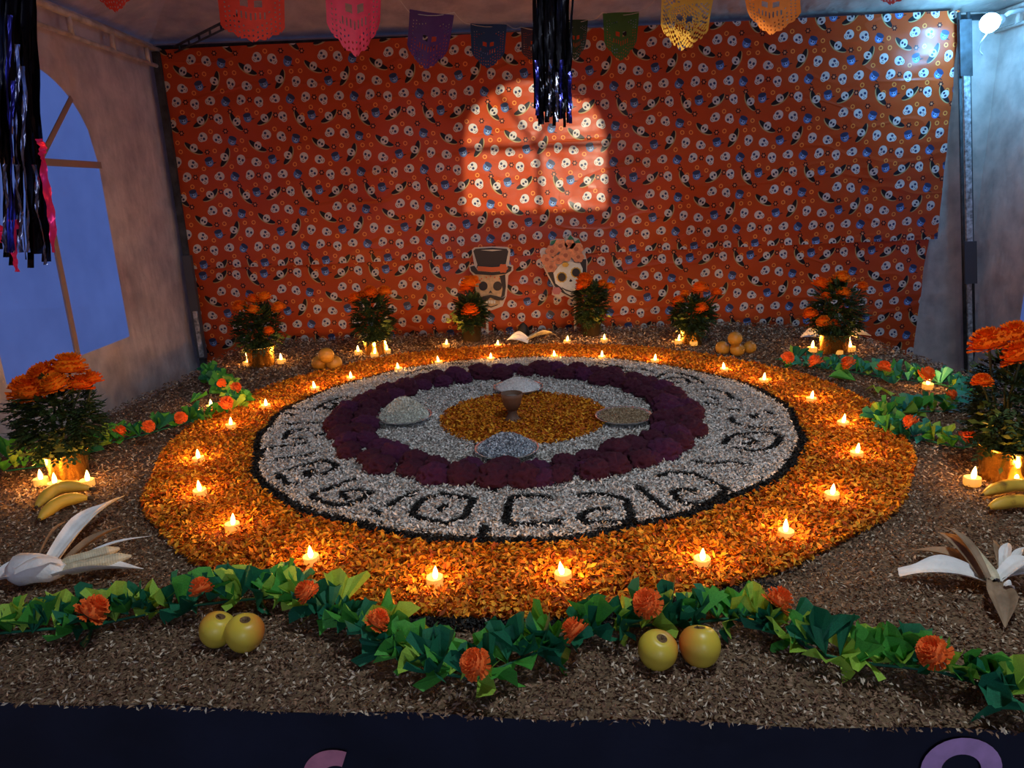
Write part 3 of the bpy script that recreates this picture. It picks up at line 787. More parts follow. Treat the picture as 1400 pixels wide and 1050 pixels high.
def plant(base, pot_r, pot_h, dark, flowers, fol, label, seed, low=()):
    """base: pixel of the pot foot; flowers: (px, py, radius px, dy); fol: foliage half width px, top px"""
    r2 = random.Random(seed); p = G(*base, .0)
    e = thing('marigold_plant', label, 'potted plant', (p.x, p.y, .002), 'potted marigolds around the stage')
    pm = M['darkpot'] if dark else M['gold']
    MB().lathe([(0, 0), (pot_r*.84, 0), (pot_r*.86, pot_h*.05), (pot_r*.98, pot_h*.92), (pot_r*1.05, pot_h*.94), (pot_r*1.05, pot_h), (pot_r*.96, pot_h), (pot_r*.92, pot_h*.88)], 30, wob=.018, seed=seed).build('pot', pm, e)
    MB().lathe([(pot_r*.93, pot_h*.88), (pot_r*.5, pot_h*.9), (0, pot_h*.9)], 16).build('soil', M['soil'], e)
    k = px_m(p); hw = fol[0]/k
    top = WY(p.x and base[0], fol[1], p.y).z if False else WY(base[0], fol[1], p.y).z-.002
    fs = []; stems = []
    for (fx, fy, fr, dy) in flowers:
        q = WY(fx, fy, p.y+dy); fs.append((q-e.location, fr/px_m(q)))
    for q, r in fs:
        b0 = Vector((r2.uniform(-.5, .5)*pot_r, r2.uniform(-.4, .4)*pot_r, pot_h*.85)); mid = (b0+q)*.5+Vector((r2.uniform(-.02, .02), .02, .01))
        stems.append(MB().tube([b0, mid, q-Vector((0, 0, r*.2))], .0035, 5).build('stem', M['stem'], e))
    zc = (pot_h*.95+top)/2; hz = (top-pot_h*.75)/2
    def fronds(n_, shell, rs):
        mb = MB()
        for i in range(n_):
            while True:
                d = Vector((rs.uniform(-1, 1), rs.uniform(-1, 1), rs.uniform(-1, 1)))
                if .05 < d.length < 1: break
            if shell: d = d.normalized()*rs.uniform(.78, 1.0)
            taper = .75+.25*d.z if d.z > 0 else .85+.15*d.z
            c = Vector((d.x*hw*taper, d.y*hw*taper, zc+d.z*hz))
            out = (Vector((d.x, d.y, .35*d.z+rs.uniform(-.2, .5)))).normalized()
            L = rs.uniform(.035, .06); sd_ = out.cross(Vector((0, 0, 1)))
            sd_ = sd_.normalized() if sd_.length > .01 else Vector((1, 0, 0))
            upv = sd_.cross(out); droop = rs.uniform(.1, .5)
            def pt(t): return c+out*(L*t)-Vector((0, 0, 1))*(L*droop*t*t)
            for j in range(4):
                t0 = .25+.2*j
                for sg in (-1, 1):
                    a0 = pt(t0); dr = (sd_*sg*.8+out*.6).normalized(); ll = L*.36*(1.1-.5*abs(t0-.45)); ww = ll*.30
                    pr = dr.cross(upv).normalized()*ww
                    mb.add([a0, a0+dr*ll*.5+pr, a0+dr*ll-upv*ll*.25, a0+dr*ll*.5-pr], [(0, 1, 2), (0, 2, 3)])
            a0 = pt(.95); pr = sd_*L*.1
            mb.add([a0, a0+out*L*.2+pr, a0+out*L*.42, a0+out*L*.2-pr], [(0, 1, 2), (0, 2, 3)])
        return mb
    fronds(300, False, r2).build('foliage', M['leaf'], e, False)
    fronds(200, True, r2).build('foliage', M['leaf'], e, False)
    if low:
        mb = MB()
        for (lx, ly) in low:
            q = WY(lx, ly, p.y-pot_r*1.0)-e.location
            for i in range(9):
                a = r2.uniform(0, 6.28); d = Vector((math.cos(a), math.sin(a)*.6-.3, r2.uniform(-.3, .6))).normalized(); L = r2.uniform(.02, .036); s2 = d.cross(Vector((.2, 1, .1))).normalized()*L*.22
                q2 = q+Vector((r2.uniform(-.02, .02), r2.uniform(-.02, .02), r2.uniform(-.02, .02)))
                mb.add([q2, q2+d*L*.5+s2, q2+d*L, q2+d*L*.5-s2], [(0, 1, 2), (0, 2, 3)])
        mb.build('low_leaves', M['leaflit'], e, False)
    for i, (q, r) in enumerate(fs):
        link('flower', rnd.choice(MF), stems[i], q, (r2.uniform(-.35, .35), r2.uniform(-.3, .3), r2.uniform(0, 6)), (r, r, r*.95))
    return e
plant((97, 656), .060, .095, False, [(40, 535, 27, -.03), (63, 517, 26, 0), (94, 504, 26, .03), (110, 527, 18, .0), (126, 520, 15, .02), (76, 527, 20, -.04)], (48, 528), 'full marigold plant in gold foil pot under the arched window', 21, [(60, 600), (75, 610), (52, 598), (70, 620), (85, 605), (95, 610), (48, 610)])
plant((358, 501), .072, .105, False, [(328, 420, 11, 0), (347, 426, 11, -.05), (345, 411, 11, .02), (362, 408, 11, .03), (381, 421, 10, 0), (367, 453, 8, -.08)], (27, 424), 'marigold plant in gold foil pot beside the stack of three fruits', 22, [(332, 470), (335, 460), (381, 462), (385, 458), (340, 475)])
plant((514, 486), .060, .085, False, [(486, 409, 11, 0), (506, 400, 11, .0), (526, 399, 10, .02), (495, 404, 8, .03)], (24, 408), 'marigold plant in gold pot between three stacked fruits and the top-hat skull', 23, [(523, 448), (528, 452), (530, 440), (522, 455)])
plant((646, 468), .058, .105, True, [(641, 388, 13, 0), (648, 384, 9, .03), (643, 425, 13, -.07), (636, 395, 9, 0)], (16, 410), 'marigold plant in dark pot before the top-hat skull', 24, [(622, 432), (628, 440), (618, 438), (632, 445)])
plant((808, 460), .058, .085, True, [(799, 383, 12, 0), (796, 391, 10, -.04), (823, 389, 8, .02), (834, 392, 7, .0)], (19, 394), 'marigold plant in dark pot before the flower-crowned skull', 25, [(820, 437), (825, 430)])
plant((946, 471), .060, .080, False, [(927, 412, 9, 0), (936, 403, 8, .03), (957, 395, 12, 0), (980, 401, 9, .0), (959, 422, 10, -.08)], (24, 410), 'marigold plant in gold pot beside the four stacked fruits', 26, [(930, 432), (935, 440), (965, 438)])
plant((1139, 484), .070, .100, False, [(1121, 389, 12, 0), (1150, 381, 13, .02), (1179, 392, 8, .0), (1153, 401, 10, -.06), (1129, 405, 7, -.05), (1108, 429, 10, -.02), (1126, 440, 10, -.08), (1140, 443, 8, -.08), (1138, 386, 9, .05)], (33, 396), 'large marigold plant in gold pot with pale husk behind it', 27, [(1165, 430), (1170, 440), (1160, 450), (1168, 455), (1158, 425)])
plant((1372, 656), .068, .100, False, [(1353, 470, 27, -.02), (1388, 459, 24, .06), (1396, 487, 26, -.08), (1343, 522, 14, -.05), (1425, 470, 26, .0), (1440, 500, 24, -.05)], (52, 495), 'leafy marigold plant in gold pot beside the teal garland loop', 28, [(1345, 585), (1380, 600), (1350, 560), (1390, 590), (1395, 610), (1370, 580)])

# ------------------------------------------------------------------ garlands
def tissue(seed):
    r2 = random.Random(seed); mb = MB(); ph, k, cu = r2.uniform(0, 6), r2.uniform(1.2, 2.4), r2.uniform(-.35, .45); sp = r2.uniform(.55, .95)
    def fn(u, v):
        a = (u-.5)*2*sp; r = v*(1+.28*abs(math.sin(2*a)))*(1+.10*math.sin(u*11+ph))
        return (r*math.sin(a), v*.22*math.sin((u-.5)*math.pi*2*k+ph)+cu*v*v, r*math.cos(a))
    mb.grid(8, 4, fn); return mb
TIS = {}
for c in ('tealdark', 'teal', 'green', 'lime'):
    TIS[c] = [tissue(i).mesh('tissue_leaf', M[c], False) for i in range(5)]
def garland(pts, flowers, label, pal, spacing, size, per=2, fr=.030, seed=1, name='tissue_garland'):
    r2 = random.Random(seed); W = [G(x, y, .025) for x, y in pts]; o = W[0].copy(); o.z = .004
    e = thing(name, label, 'garland', o)
    # resample
    path = []; acc = 0.0
    for a, b in zip(W, W[1:]):
        L = (b-a).length; t = 0
        while t < L: path.append((a+(b-a)*(t/L), (b-a).normalized())); t += spacing
    MB().tube([p-o-Vector((0, 0, .012)) for p, d in path], .003, 6).build('string', M['tealdark'], e)
    for p, d in path:
        side = Vector((-d.y, d.x, 0))
        for j in range(per):
            ang = r2.uniform(-1.25, 1.25); ax = (side*math.sin(ang)+Vector((0, 0, 1))*math.cos(ang)+d*r2.uniform(-.5, .5)).normalized()
            q = ax.to_track_quat('Z', 'Y').to_matrix().to_4x4() @ Matrix.Rotation(r2.uniform(0, 6.28), 4, 'Z')
            s = size*r2.uniform(.7, 1.2)
            ob = link('tissue_leaf', r2.choice(TIS[r2.choice(pal)]), e)
            loc = p-o+side*r2.uniform(-.012, .012); loc.z = r2.uniform(.008, .018)
            ob.matrix_local = Matrix.Translation(loc) @ q @ Matrix.Scale(s, 4)
    for (x, y, r) in flowers:
        p = G(x, y, .078); s = r*1.10/px_m(p)
        f_ = link('paper_flower', r2.choice(PF), e, p-o, (R_(38)+r2.uniform(-.3, .3), r2.uniform(-.5, .5), r2.uniform(0, 6)), s)
    return e
front = [(-20, 862), (0, 858), (60, 853), (125, 848), (200, 832), (270, 820), (330, 813), (390, 808), (430, 820), (480, 846), (520, 866), (560, 892), (600, 912), (650, 920), (700, 898), (760, 873), (810, 858), (860, 848), (900, 846), (950, 843), (1000, 838), (1050, 846), (1090, 868), (1130, 888), (1180, 898), (1230, 903), (1280, 908), (1330, 923), (1380, 943), (1420, 968)]
garland(front, [(125, 836, 20), (275, 806, 15), (420, 810, 15), (515, 850, 16), (650, 908, 20), (787, 863, 17), (885, 825, 19), (1063, 823, 19), (1277, 893, 21)], 'long green tissue paper garland with orange paper blooms along the stage front', ['tealdark', 'tealdark', 'tealdark', 'green', 'green', 'lime', 'lime'], .0215, .054, 2, seed=3)
garland([(283, 508), (292, 516), (305, 527), (318, 537), (328, 548), (318, 558), (300, 563), (270, 569), (235, 579), (200, 589), (170, 596), (140, 604), (100, 620), (60, 632), (0, 640)], [(303, 524, 6), (322, 530, 7), (309, 551, 9), (247, 571, 8), (203, 583, 8), (163, 590, 8)], 'green tissue garland bending around the sawdust below the brown tent wall', ['tealdark', 'green', 'green', 'lime'], .028, .048, 2, seed=4)
garland([(1078, 493), (1120, 499), (1160, 504), (1200, 511), (1250, 517), (1290, 522), (1322, 532), (1330, 545), (1290, 558), (1250, 558), (1218, 564), (1203, 573), (1218, 589), (1250, 594), (1290, 602), (1330, 610)], [(1077, 489, 8), (1115, 495, 9), (1160, 497, 9), (1208, 503, 9), (1266, 512, 10), (1300, 540, 7), (1246, 578, 10), (1322, 597, 10)], 'teal and lime tissue garland looping twice beside the lattice post', ['tealdark', 'teal', 'teal', 'green', 'lime'], .029, .050, 2, seed=5)
def loose(px, py, c, lab, s=.07):
    p = G(px, py, .01); r2 = random.Random(px)
    o = link('tissue_scrap', TIS[c][px % 5], None, (p.x, p.y, .014), (R_(-68), r2.uniform(-.3, .3), r2.uniform(0, 6)), s)
    tag(o, lab, 'paper')
loose(1170, 522, 'green', 'crumpled green tissue scrap inside the teal garland loop', .08)
loose(1196, 531, 'lime', 'lime tissue scrap lying apart inside the garland loop', .07)
loose(1222, 526, 'teal', 'teal tissue scrap on sawdust nearest the garland tealight', .06)
loose(260, 552, 'green', 'dull green leaf scrap on sawdust below the brown tent wall', .06)
p = G(22, 640); o = link('tissue_scrap', TIS['green'][2], None, (p.x, p.y, .01), (-.3, 0, .4), .09); tag(o, 'broad green tissue scrap behind the window pot', 'paper')

# ------------------------------------------------------------------ fruit
def apple(px, py, rpx, lab, rot, seed):
    p = G(px, py, 0.03); r = rpx/px_m(p)
    e = thing('golden_apple', lab, 'apple', (p.x, p.y, r*.82+.004)); e.rotation_euler = rot
    def skin(t, off=0.0):
        rr = r*math.sin(t)*(1+.09*math.cos(t)); z = r*1.03*math.cos(t)
        z -= r*.24*math.exp(-(rr/(r*.30))**2) if t < math.pi/2 else -r*.13*math.exp(-(rr/(r*.28))**2)
        return (max(rr, .0004), z+off)
    fl = MB().lathe([skin(math.pi*k/22) for k in range(22, -1, -1)], 26, wob=.010, seed=seed).build('flesh', M['apple'], e)
    MB().lathe([skin(.26-.0245*k, .0007 if k else -.0004) for k in range(11)], 26, wob=.010, seed=seed).build('stem_cavity', M['applepit'], fl)
    MB().tube([(0, 0, r*.77), (.002, .001, r*.90), (.004, .003, r*.97)], .0018, 6).build('stalk', M['applepit'], fl)
apple(297, 862, 24, 'pale yellow apple tucked behind its blushed twin below the green garland', (.25, -.25, 2.4), 1)
apple(335, 868, 26, 'yellow apple with orange blush paired with a paler apple', (.15, .15, .3), 2)
apple(899, 891, 27, 'orange-blushed apple below the garland beside a bright yellow apple', (.30, .05, .5), 3)
apple(957, 886, 28, 'bright yellow apple with dark stem hollow beside an orange-blushed apple', (.35, .05, 2.9), 4)
def fruit(px, py, rpx, z, lab, grp):
    p = G(px, py, z) ; r = rpx/px_m(p)
    e = thing('round_fruit', lab, 'fruit', (p.x, p.y, max(z, r*.95)), grp)
    e.rotation_euler = (rnd.uniform(-1, 1), rnd.uniform(-1, 1), 0)
    MB().lathe([(max(.0004, r*math.sin(math.pi*k/14)), -r*.95*math.cos(math.pi*k/14)) for k in range(15)], 20).build('flesh', M['orangefruit'], e)
    MB().lathe([(.004, r*.94), (.002, r*.97), (.0004, r*.98)], 8).build('stem_end', M['applepit'], e)
for q in ((437, 497, 11, .035), (457, 497, 11, .035)): fruit(*q, 'yellow-orange fruit in the bottom row of the three-fruit stack', 'three stacked fruits')
fruit(446, 486, 11, .095, 'yellow-orange fruit on top of the three-fruit stack', 'three stacked fruits')
for q in ((988, 476, 10, .034), (1008, 478, 10, .034), (1025, 475, 9, .034)): fruit(*q, 'golden fruit in the bottom row of the four-fruit stack', 'four stacked fruits')
fruit(1005, 463, 10, .092, 'golden fruit on top of the four-fruit stack', 'four stacked fruits')
def banana(pts, rpx, lab, z=.022):
    W = [G(x, y, z) for x, y in pts]; r = rpx/px_m(W[1]); o = W[0].copy(); o.z = 0
    e = thing('banana', lab, 'banana', o)
    # smooth quadratic curve through three points
    a, b, c = W; path = []; rad = []
    for k in range(15):
        t = k/14; p = a*((1-t)*(1-2*t))+b*(4*t*(1-t))+c*(t*(2*t-1)); path.append(p-o+Vector((0, 0, .010*math.sin(math.pi*t))))
        rad.append(r*(.35+.65*min(1, 5*t*(1-t)*1.1)) if 0 < k < 14 else r*.28)
    MB().tube(path, rad, 7).build('peel', M['banana'], e)
    d = (path[-1]-path[-2]).normalized(); MB().tube([path[-1]-d*.002, path[-1]+d*.014], [r*.30, r*.34], 7).build('stalk', M['bananatip'], e)
    d = (path[0]-path[1]).normalized(); MB().tube([path[0]-d*.002, path[0]+d*.006], [r*.28, r*.16], 7).build('blossom_end', M['bananatip'], e)
banana([(50, 693), (82, 672), (124, 668)], 9, 'ripe banana lying against the gold pot under the arched window')
banana([(54, 710), (84, 691), (120, 681)], 9, 'ripe banana on the sawdust beside another, below the window pot', .02)
banana([(1344, 676), (1385, 668), (1425, 672)], 9, 'ripe banana against the gold pot beside the teal garland loop')
banana([(1352, 694), (1388, 690), (1430, 692)], 9, 'ripe banana beside another, before the garland-loop pot', .02)

# ------------------------------------------------------------------ dried corn
def husk_leaf(a, b, w, arch, m_, e, roll=0.0, tip=.06, cup=.25, name='husk_leaf'):
    """curved tapering leaf between world points a and b"""
    o = e.location; a, b = Vector(a)-o, Vector(b)-o; d = b-a; L = d.length; dn = d.normalized()
    s = dn.cross(Vector((0, 0, 1))).normalized(); u_ = s.cross(dn)
    s2 = s*math.cos(roll)+u_*math.sin(roll); u2 = u_*math.cos(roll)-s*math.sin(roll)
    def fn(u, v):
        ww = w*(.45+.55*math.sin(math.pi*min(1, v*1.25+.12)*.5))*(1 if v < .48 else max(tip, 1-((v-.48)/.52)**1.35))
        x = (u-.5)*ww; p = a+d*v+s2*x+u2*(cup*ww*(4*(u-.5)**2)+.05*ww*math.sin(u*19))+Vector((0, 0, arch*math.sin(math.pi*v)))
        return (p.x, p.y, max(p.z, .004))
    MB().grid(10, 14, fn).build(name, m_, e)
def cob(a, b, r, e):
    o = e.location; a, b = Vector(a)-o, Vector(b)-o; d = b-a; dn = d.normalized(); s = dn.cross(Vector((0, 0, 1))).normalized(); u_ = s.cross(dn)
    nk, nr = 26, 10; mb = MB(); vs = []; fs = []; n1, n2 = nk*3, nr*4
    for i in range(n1+1):
        t = i/n1; rr = r*min(1, .55+t*3, (1.02-t)*4+.12)
        for k in range(n2):
            an = 2*math.pi*k/n2; bumpy = 1+.10*abs(math.sin(an*nr/2))*1+.05*math.sin(t*nk*2*math.pi)
            vs.append(a+d*t+(s*math.cos(an)+u_*math.sin(an))*(rr*bumpy))
    for i in range(n1):
        for k in range(n2):
            k2 = (k+1) % n2; fs.append((i*n2+k, i*n2+k2, (i+1)*n2+k2, (i+1)*n2+k))
    mb.add(vs, fs).build('cob', M['cob'], e)
p = G(55, 790); e = thing('dried_corn', 'pale dried corn with splayed husks near the window pot bananas', 'corn', (p.x, p.y, 0))
husk_leaf(G(72, 775, .035), G(170, 678, .05), .060, .025, M['husk'], e, .35)
husk_leaf(G(66, 772, .045), G(152, 686, .075), .045, .020, M['husk'], e, -.25)
husk_leaf(G(60, 792, .020), G(196, 778, .016), .062, .014, M['husk'], e, .2)
husk_leaf(G(56, 786, .020), G(-28, 803, .012), .070, .015, M['husk'], e, .1)
husk_leaf(G(50, 770, .045), G(94, 712, .09), .020, .02, M['huskdry'], e, .8)
husk_leaf(G(84, 775, .025), G(168, 719, .045), .040, .012, M['huskdry'], e, .2)
husk_leaf(G(100, 766, .035), G(206, 733, .05), .014, .010, M['husk'], e)
MB().tube([G(18, 786, .03)-e.location, G(30, 779, .040)-e.location, G(50, 777, .042)-e.location, G(72, 779, .038)-e.location, G(90, 780, .030)-e.location], [.024, .038, .033, .028, .012], 9).build('husk_knot', M['husk'], e)
husk_leaf(G(20, 778, .06), G(84, 765, .055), .07, .016, M['husk'], e, .5, tip=.5, cup=-.35)
cob(G(82, 772, .036), G(164, 750, .038), .013, e)
cob(G(86, 780, .034), G(180, 760, .034), .013, e)
p = G(1350, 800); e = thing('dried_corn', 'dried corn ears with tan peeled husks near the garland-loop pot bananas', 'corn', (p.x, p.y, 0))
husk_leaf(G(1350, 795, .02), G(1229, 786, .015), .062, .020, M['husk'], e, .15, tip=.45)
husk_leaf(G(1345, 790, .03), G(1282, 728, .05), .030, .02, M['huskdry'], e, .4)
husk_leaf(G(1350, 790, .04), G(1290, 720, .07), .024, .02, M['huskdry'], e, -.2)
husk_leaf(G(1345, 780, .02), G(1248, 752, .02), .040, .012, M['huskdry'], e, 0)
husk_leaf(G(1360, 795, .03), G(1374, 858, .01), .055, .012, M['huskdry'], e, .1)
husk_leaf(G(1372, 800, .04), G(1385, 815, .02), .028, .012, M['husk'], e, .1, tip=.5)
husk_leaf(G(1365, 795, .03), G(1425, 770, .05), .045, .02, M['husk'], e, .2)
husk_leaf(G(1365, 790, .03), G(1440, 800, .02), .060, .02, M['husk'], e, .1)
husk_leaf(G(1372, 785, .03), G(1378, 742, .07), .026, .015, M['husk'], e, .5)
husk_leaf(G(1370, 785, .03), G(1358, 738, .06), .014, .012, M['huskdry'], e, .5)
husk_leaf(G(1380, 785, .03), G(1400, 748, .06), .020, .012, M['husk'], e, .3)
cob(G(1362, 795, .032), G(1318, 742, .045), .013, e)
p = G(722, 468); e = thing('dried_corn', 'small folded corn husk with dark bundle between the two skulls', 'corn', (p.x, p.y, 0))
husk_leaf(G(722, 468, .02), G(693, 465, .03), .085, .015, M['husk'], e, .4)
husk_leaf(G(718, 467, .02), G(760, 458, .03), .080, .020, M['cob'], e, .3)
husk_leaf(G(745, 462, .03), G(762, 461, .05), .02, .02, M['huskdry'], e, .3)
MB().lathe([(.012, 0), (.03, .02), (.034, .05), (.022, .08), (.006, .095)], 12, G(716, 464)-e.location, .12, 5).build('dark_bundle', M['black'], e)
p = G(1165, 476); e = thing('corn_husk', 'pale husk lying behind the large gold marigold pot', 'corn', (p.x, p.y+.1, 0))
husk_leaf(e.location+Vector((-.05, 0, .02)), e.location+Vector((.13, -.02, .04)), .09, .02, M['husk'], e, .5)
husk_leaf(e.location+Vector((-.09, 0, .02)), e.location+Vector((-.23, -.03, .05)), .08, .02, M['husk'], e, .5)
husk_leaf(e.location+Vector((.02, 0, .03)), e.location+Vector((.08, .05, .11)), .05, .0, M['husk'], e, .9)

# ------------------------------------------------------------------ skull cut-outs
class Card:
    def __init__(s, name, label, ox, oy, scale, ppx, Y):
        s.sc = scale; s.ox, s.oy = ox, oy; s.Y = Y
        s.org = WY(*s.px(ppx), Y); s.e = thing(name, label, 'cut-out', s.org, 'skull cut-outs on the back cloth')
    def px(s, p): return (s.ox+p[0]/s.sc, s.oy+p[1]/s.sc)
    def poly(s, name, pts, m_, layer, th=.003, parent=None):
        q = [WY(*s.px(p), s.Y)-s.org for p in pts]; k = len(q)
        y0 = -.0035*layer
        vs = [(v.x, y0-th, v.z) for v in q]+[(v.x, y0, v.z) for v in q]
        fs = [tuple(range(k)), tuple(range(2*k-1, k-1, -1))]+[(i, (i+1) % k, (i+1) % k+k, i+k) for i in range(k)]
        return MB().add(vs, fs).build(name, m_, parent or s.e, False)
    def oval(s, name, cx, cy, rx, ry, m_, layer, n_=20, a0=0, a1=360, wave=0, wn=6, parent=None):
        pts = []
        for k in range(n_):
            a = R_(a0+(a1-a0)*k/(n_ if a1-a0 == 360 else n_-1)); w = 1+wave*math.cos(wn*a)
            pts.append((cx+rx*w*math.cos(a), cy+ry*w*math.sin(a)))
        return s.poly(name, pts, m_, layer, parent=parent)
k1 = Card('skull_cutout', 'card skull cut-out with black top hat and moustache', 630, 320, 7.0, (270, 700), 4.13)
k1.poly('backing', [(105, 150), (130, 128), (300, 118), (450, 125), (475, 150), (462, 290), (500, 300), (502, 345), (455, 395), (440, 590), (400, 690), (290, 730), (215, 700), (135, 600), (128, 400), (85, 350), (80, 300), (128, 290)], M['card'], 0)
k1.poly('face', [(140, 380), (425, 380), (432, 500), (420, 590), (370, 610), (375, 670), (290, 705), (225, 690), (215, 620), (160, 600), (135, 500)], M['cardbone'], 1)
k1.poly('cheek_shadow', [(370, 400), (425, 385), (432, 500), (420, 590), (385, 605), (400, 520)], M['cardblack'], 2, .001)
k1.poly('hat_crown', [(120, 160), (140, 140), (300, 130), (440, 140), (455, 165), (430, 290), (440, 320), (150, 320), (160, 290)], M['cardblack'], 2)
k1.poly('hat_band', [(160, 305), (300, 315), (425, 305), (430, 345), (300, 360), (162, 348)], M['cardorange'], 4)
k1.poly('hat_brim', [(90, 310), (130, 300), (165, 350), (300, 362), (420, 350), (450, 302), (488, 312), (480, 350), (430, 380), (300, 392), (140, 382), (100, 350)], M['cardblack'], 3)
k1.poly('hat_highlight', [(190, 152), (300, 146), (400, 152), (300, 162)], M['card'], 4, .001)
k1.oval('hat_flower', 405, 325, 44, 42, M['cardorange'], 5, 24, wave=.12)
for cx in (215, 352):
    k1.oval('eye_socket', cx, 495, 42, 44, M['cardblack'], 3); 
k1.poly('nose', [(285, 535), (305, 565), (285, 558), (265, 565)], M['cardblack'], 3)
for i, cx in enumerate((200, 245, 285, 325, 370)): k1.oval('brow_dot', cx, 425-12*(2-abs(i-2)), 8, 8, M['cardorange'], 3, 8)
k1.poly('moustache', [(285, 578), (340, 590), (400, 608), (430, 590), (405, 630), (345, 632), (285, 605), (230, 632), (165, 628), (140, 590), (175, 605), (235, 588)], M['cardblack'], 4)
for i in range(4): k1.poly('tooth', [(240+24*i, 632), (260+24*i, 632), (259+24*i, 662), (242+24*i, 662)], M['cardwhite'], 3)
k1.poly('chin_line', [(232, 672), (290, 690), (355, 668), (350, 678), (290, 700), (236, 682)], M['cardblack'], 3)
def stake(k, px):
    q0 = WY(px, 420, 4.135)-k.org; zb = -k.org.z-.008
    MB().box((q0.x, .004, (zb+.06)/2), (.014, .006, .06-zb)).build('stake', M['card'], k.e, False)
stake(k1, 665)
k2 = Card('skull_cutout', 'card skull cut-out crowned with salmon flowers and green leaves', 630, 320, 7.0, (1010, 600), 4.13)
k2.poly('backing', [(760, 190), (790, 150), (850, 120), (855, 60), (920, 45), (1010, 50), (1040, 0), (1080, 30), (1130, 45), (1150, 90), (1185, 170), (1210, 260), (1205, 360), (1165, 540), (1140, 600), (1060, 620), (990, 590), (940, 610), (870, 580), (885, 500), (830, 400), (790, 320)], M['card'], 0)
k2.poly('hair', [(830, 370), (900, 330), (1150, 240), (1200, 240), (1200, 370), (1150, 390), (1150, 560), (1060, 605), (970, 560), (900, 500)], M['cardblack'], 1)
k2.poly('face', [(885, 370), (950, 290), (1040, 265), (1140, 275), (1165, 330), (1160, 430), (1145, 520), (1130, 560), (1060, 590), (1000, 560), (960, 510), (905, 470)], M['cardwhite'], 2)
for cx, cy in ((965, 410), (1100, 365)):
    f_ = k2.oval('eye_ring', cx, cy, 50, 50, M['cardyellow'], 3, 24, wave=.06, wn=10); k2.oval('eye_socket', cx, cy, 38, 40, M['cardblack'], 4, parent=f_)
k2.poly('nose', [(1048, 425), (1068, 445), (1050, 455), (1034, 448)], M['cardblack'], 4)
k2.poly('mouth_line', [(965, 505), (1000, 525), (1060, 545), (1120, 530), (1120, 540), (1060, 556), (1000, 538), (968, 518)], M['cardblack'], 4)
for i in range(4): k2.poly('tooth', [(1010+24*i, 500+6*(i % 2)), (1030+24*i, 500+6*(i % 2)), (1029+24*i, 530), (1012+24*i, 528)], M['cardwhite'], 5)
k2.poly('jaw_line', [(975, 545), (1050, 585), (1120, 570), (1120, 580), (1050, 600), (980, 560)], M['cardblack'], 4)
for (cx, cy, r) in ((820, 240, 58), (870, 160, 60), (950, 110, 66), (1000, 200, 64), (1100, 140, 66), (1120, 215, 56), (860, 310, 56), (1040, 95, 50), (930, 240, 52)):
    f_ = k2.oval('crown_flower', cx, cy, r, r*.92, M['cardflower'], 5+(cx % 3), 24, wave=.10)
    k2.oval('flower_heart', cx, cy, r*.34, r*.30, M['cardflower2'], 8, 12, parent=f_)
k2.poly('crown_leaf', [(1005, 70), (1045, 5), (1075, 40), (1090, 80)], M['cardgreen'], 4); k2.poly('crown_leaf', [(1085, 75), (1125, 45), (1145, 85), (1110, 95)], M['cardgreen'], 4)
k2.poly('crown_leaf', [(855, 95), (865, 65), (915, 50), (900, 95)], M['cardgreen'], 4)
k2.oval('yellow_bloom', 998, 288, 32, 22, M['cardyellow'], 8, 14, wave=.1)
stake(k2, 786)
k2.oval('rose', 915, 540, 44, 36, M['cardrose'], 4, 18, wave=.1)

# ------------------------------------------------------------------ paper bunting
def pennant(x0, x1, y0, y1, Y, c, lab, seed, rot=0.0, taper=.25, net=1):
    r2 = random.Random(seed); a, b = WY(x0, y0, Y), WY(x1, y0, Y); d = WY((x0+x1)/2, y1, Y)
    w = b.x-a.x; h = (a.z+b.z)/2-d.z; ang = math.atan2(b.z-a.z, w)
    e_loc = Vector(((a.x+b.x)/2, Y, (a.z+b.z)/2))
    nu, nv = (44, 40) if net else (30, 26)
    def solid(i, j):
        u, v = (i+.5)/nu, (j+.5)/nv       # v from the top
        if v < .20: return True
        if u < .05 or u > .95: return True
        cx, cy = u-.5, v-.5; r = math.hypot(cx, cy*1.1)
        if .30 < r < .34: return True
        if r <= .30:
            if abs(abs(cx)-.10) < .05 and abs(cy+.02) < .055: return False
            if .10 < cy < .19 and i % 3 == 0: return False
            return net != 2 or (i*5+j*3) % 7 not in (0, 1)
        if net == 0: return (i//2+j//2+seed) % 3 != 0 or (i+j) % 2 == 0
        if net == 2: return (i//2+j//2) % 2 == 0 or (i-j) % 5 == 0
        return not (i % 3 == 1 and (j+i//3) % 3 == 1)
    def fn(u, v):
        vv = v; sc = .07*abs(math.sin(u*math.pi*5)); bottom = 1-taper*abs(2*u-1)**1.5
        z = -h*vv*(bottom+sc*vv*.6)
        x = (u-.5)*w*(1-.12*vv*taper*2)
        return (x, .03*w*math.sin(u*6+seed)+.05*vv*vv*math.sin(seed), z)
    o = MB().grid(nu, nv, fn, lambda i, j: not solid(i, j)).build('paper_pennant', paper('tissue_'+lab.split()[0], c), smooth=False)
    o.location = e_loc; o.rotation_euler = (0, -ang+rot, 0)
    tag(o, lab, 'pennant', 'cut-paper bunting under the tent roof'); return a, b
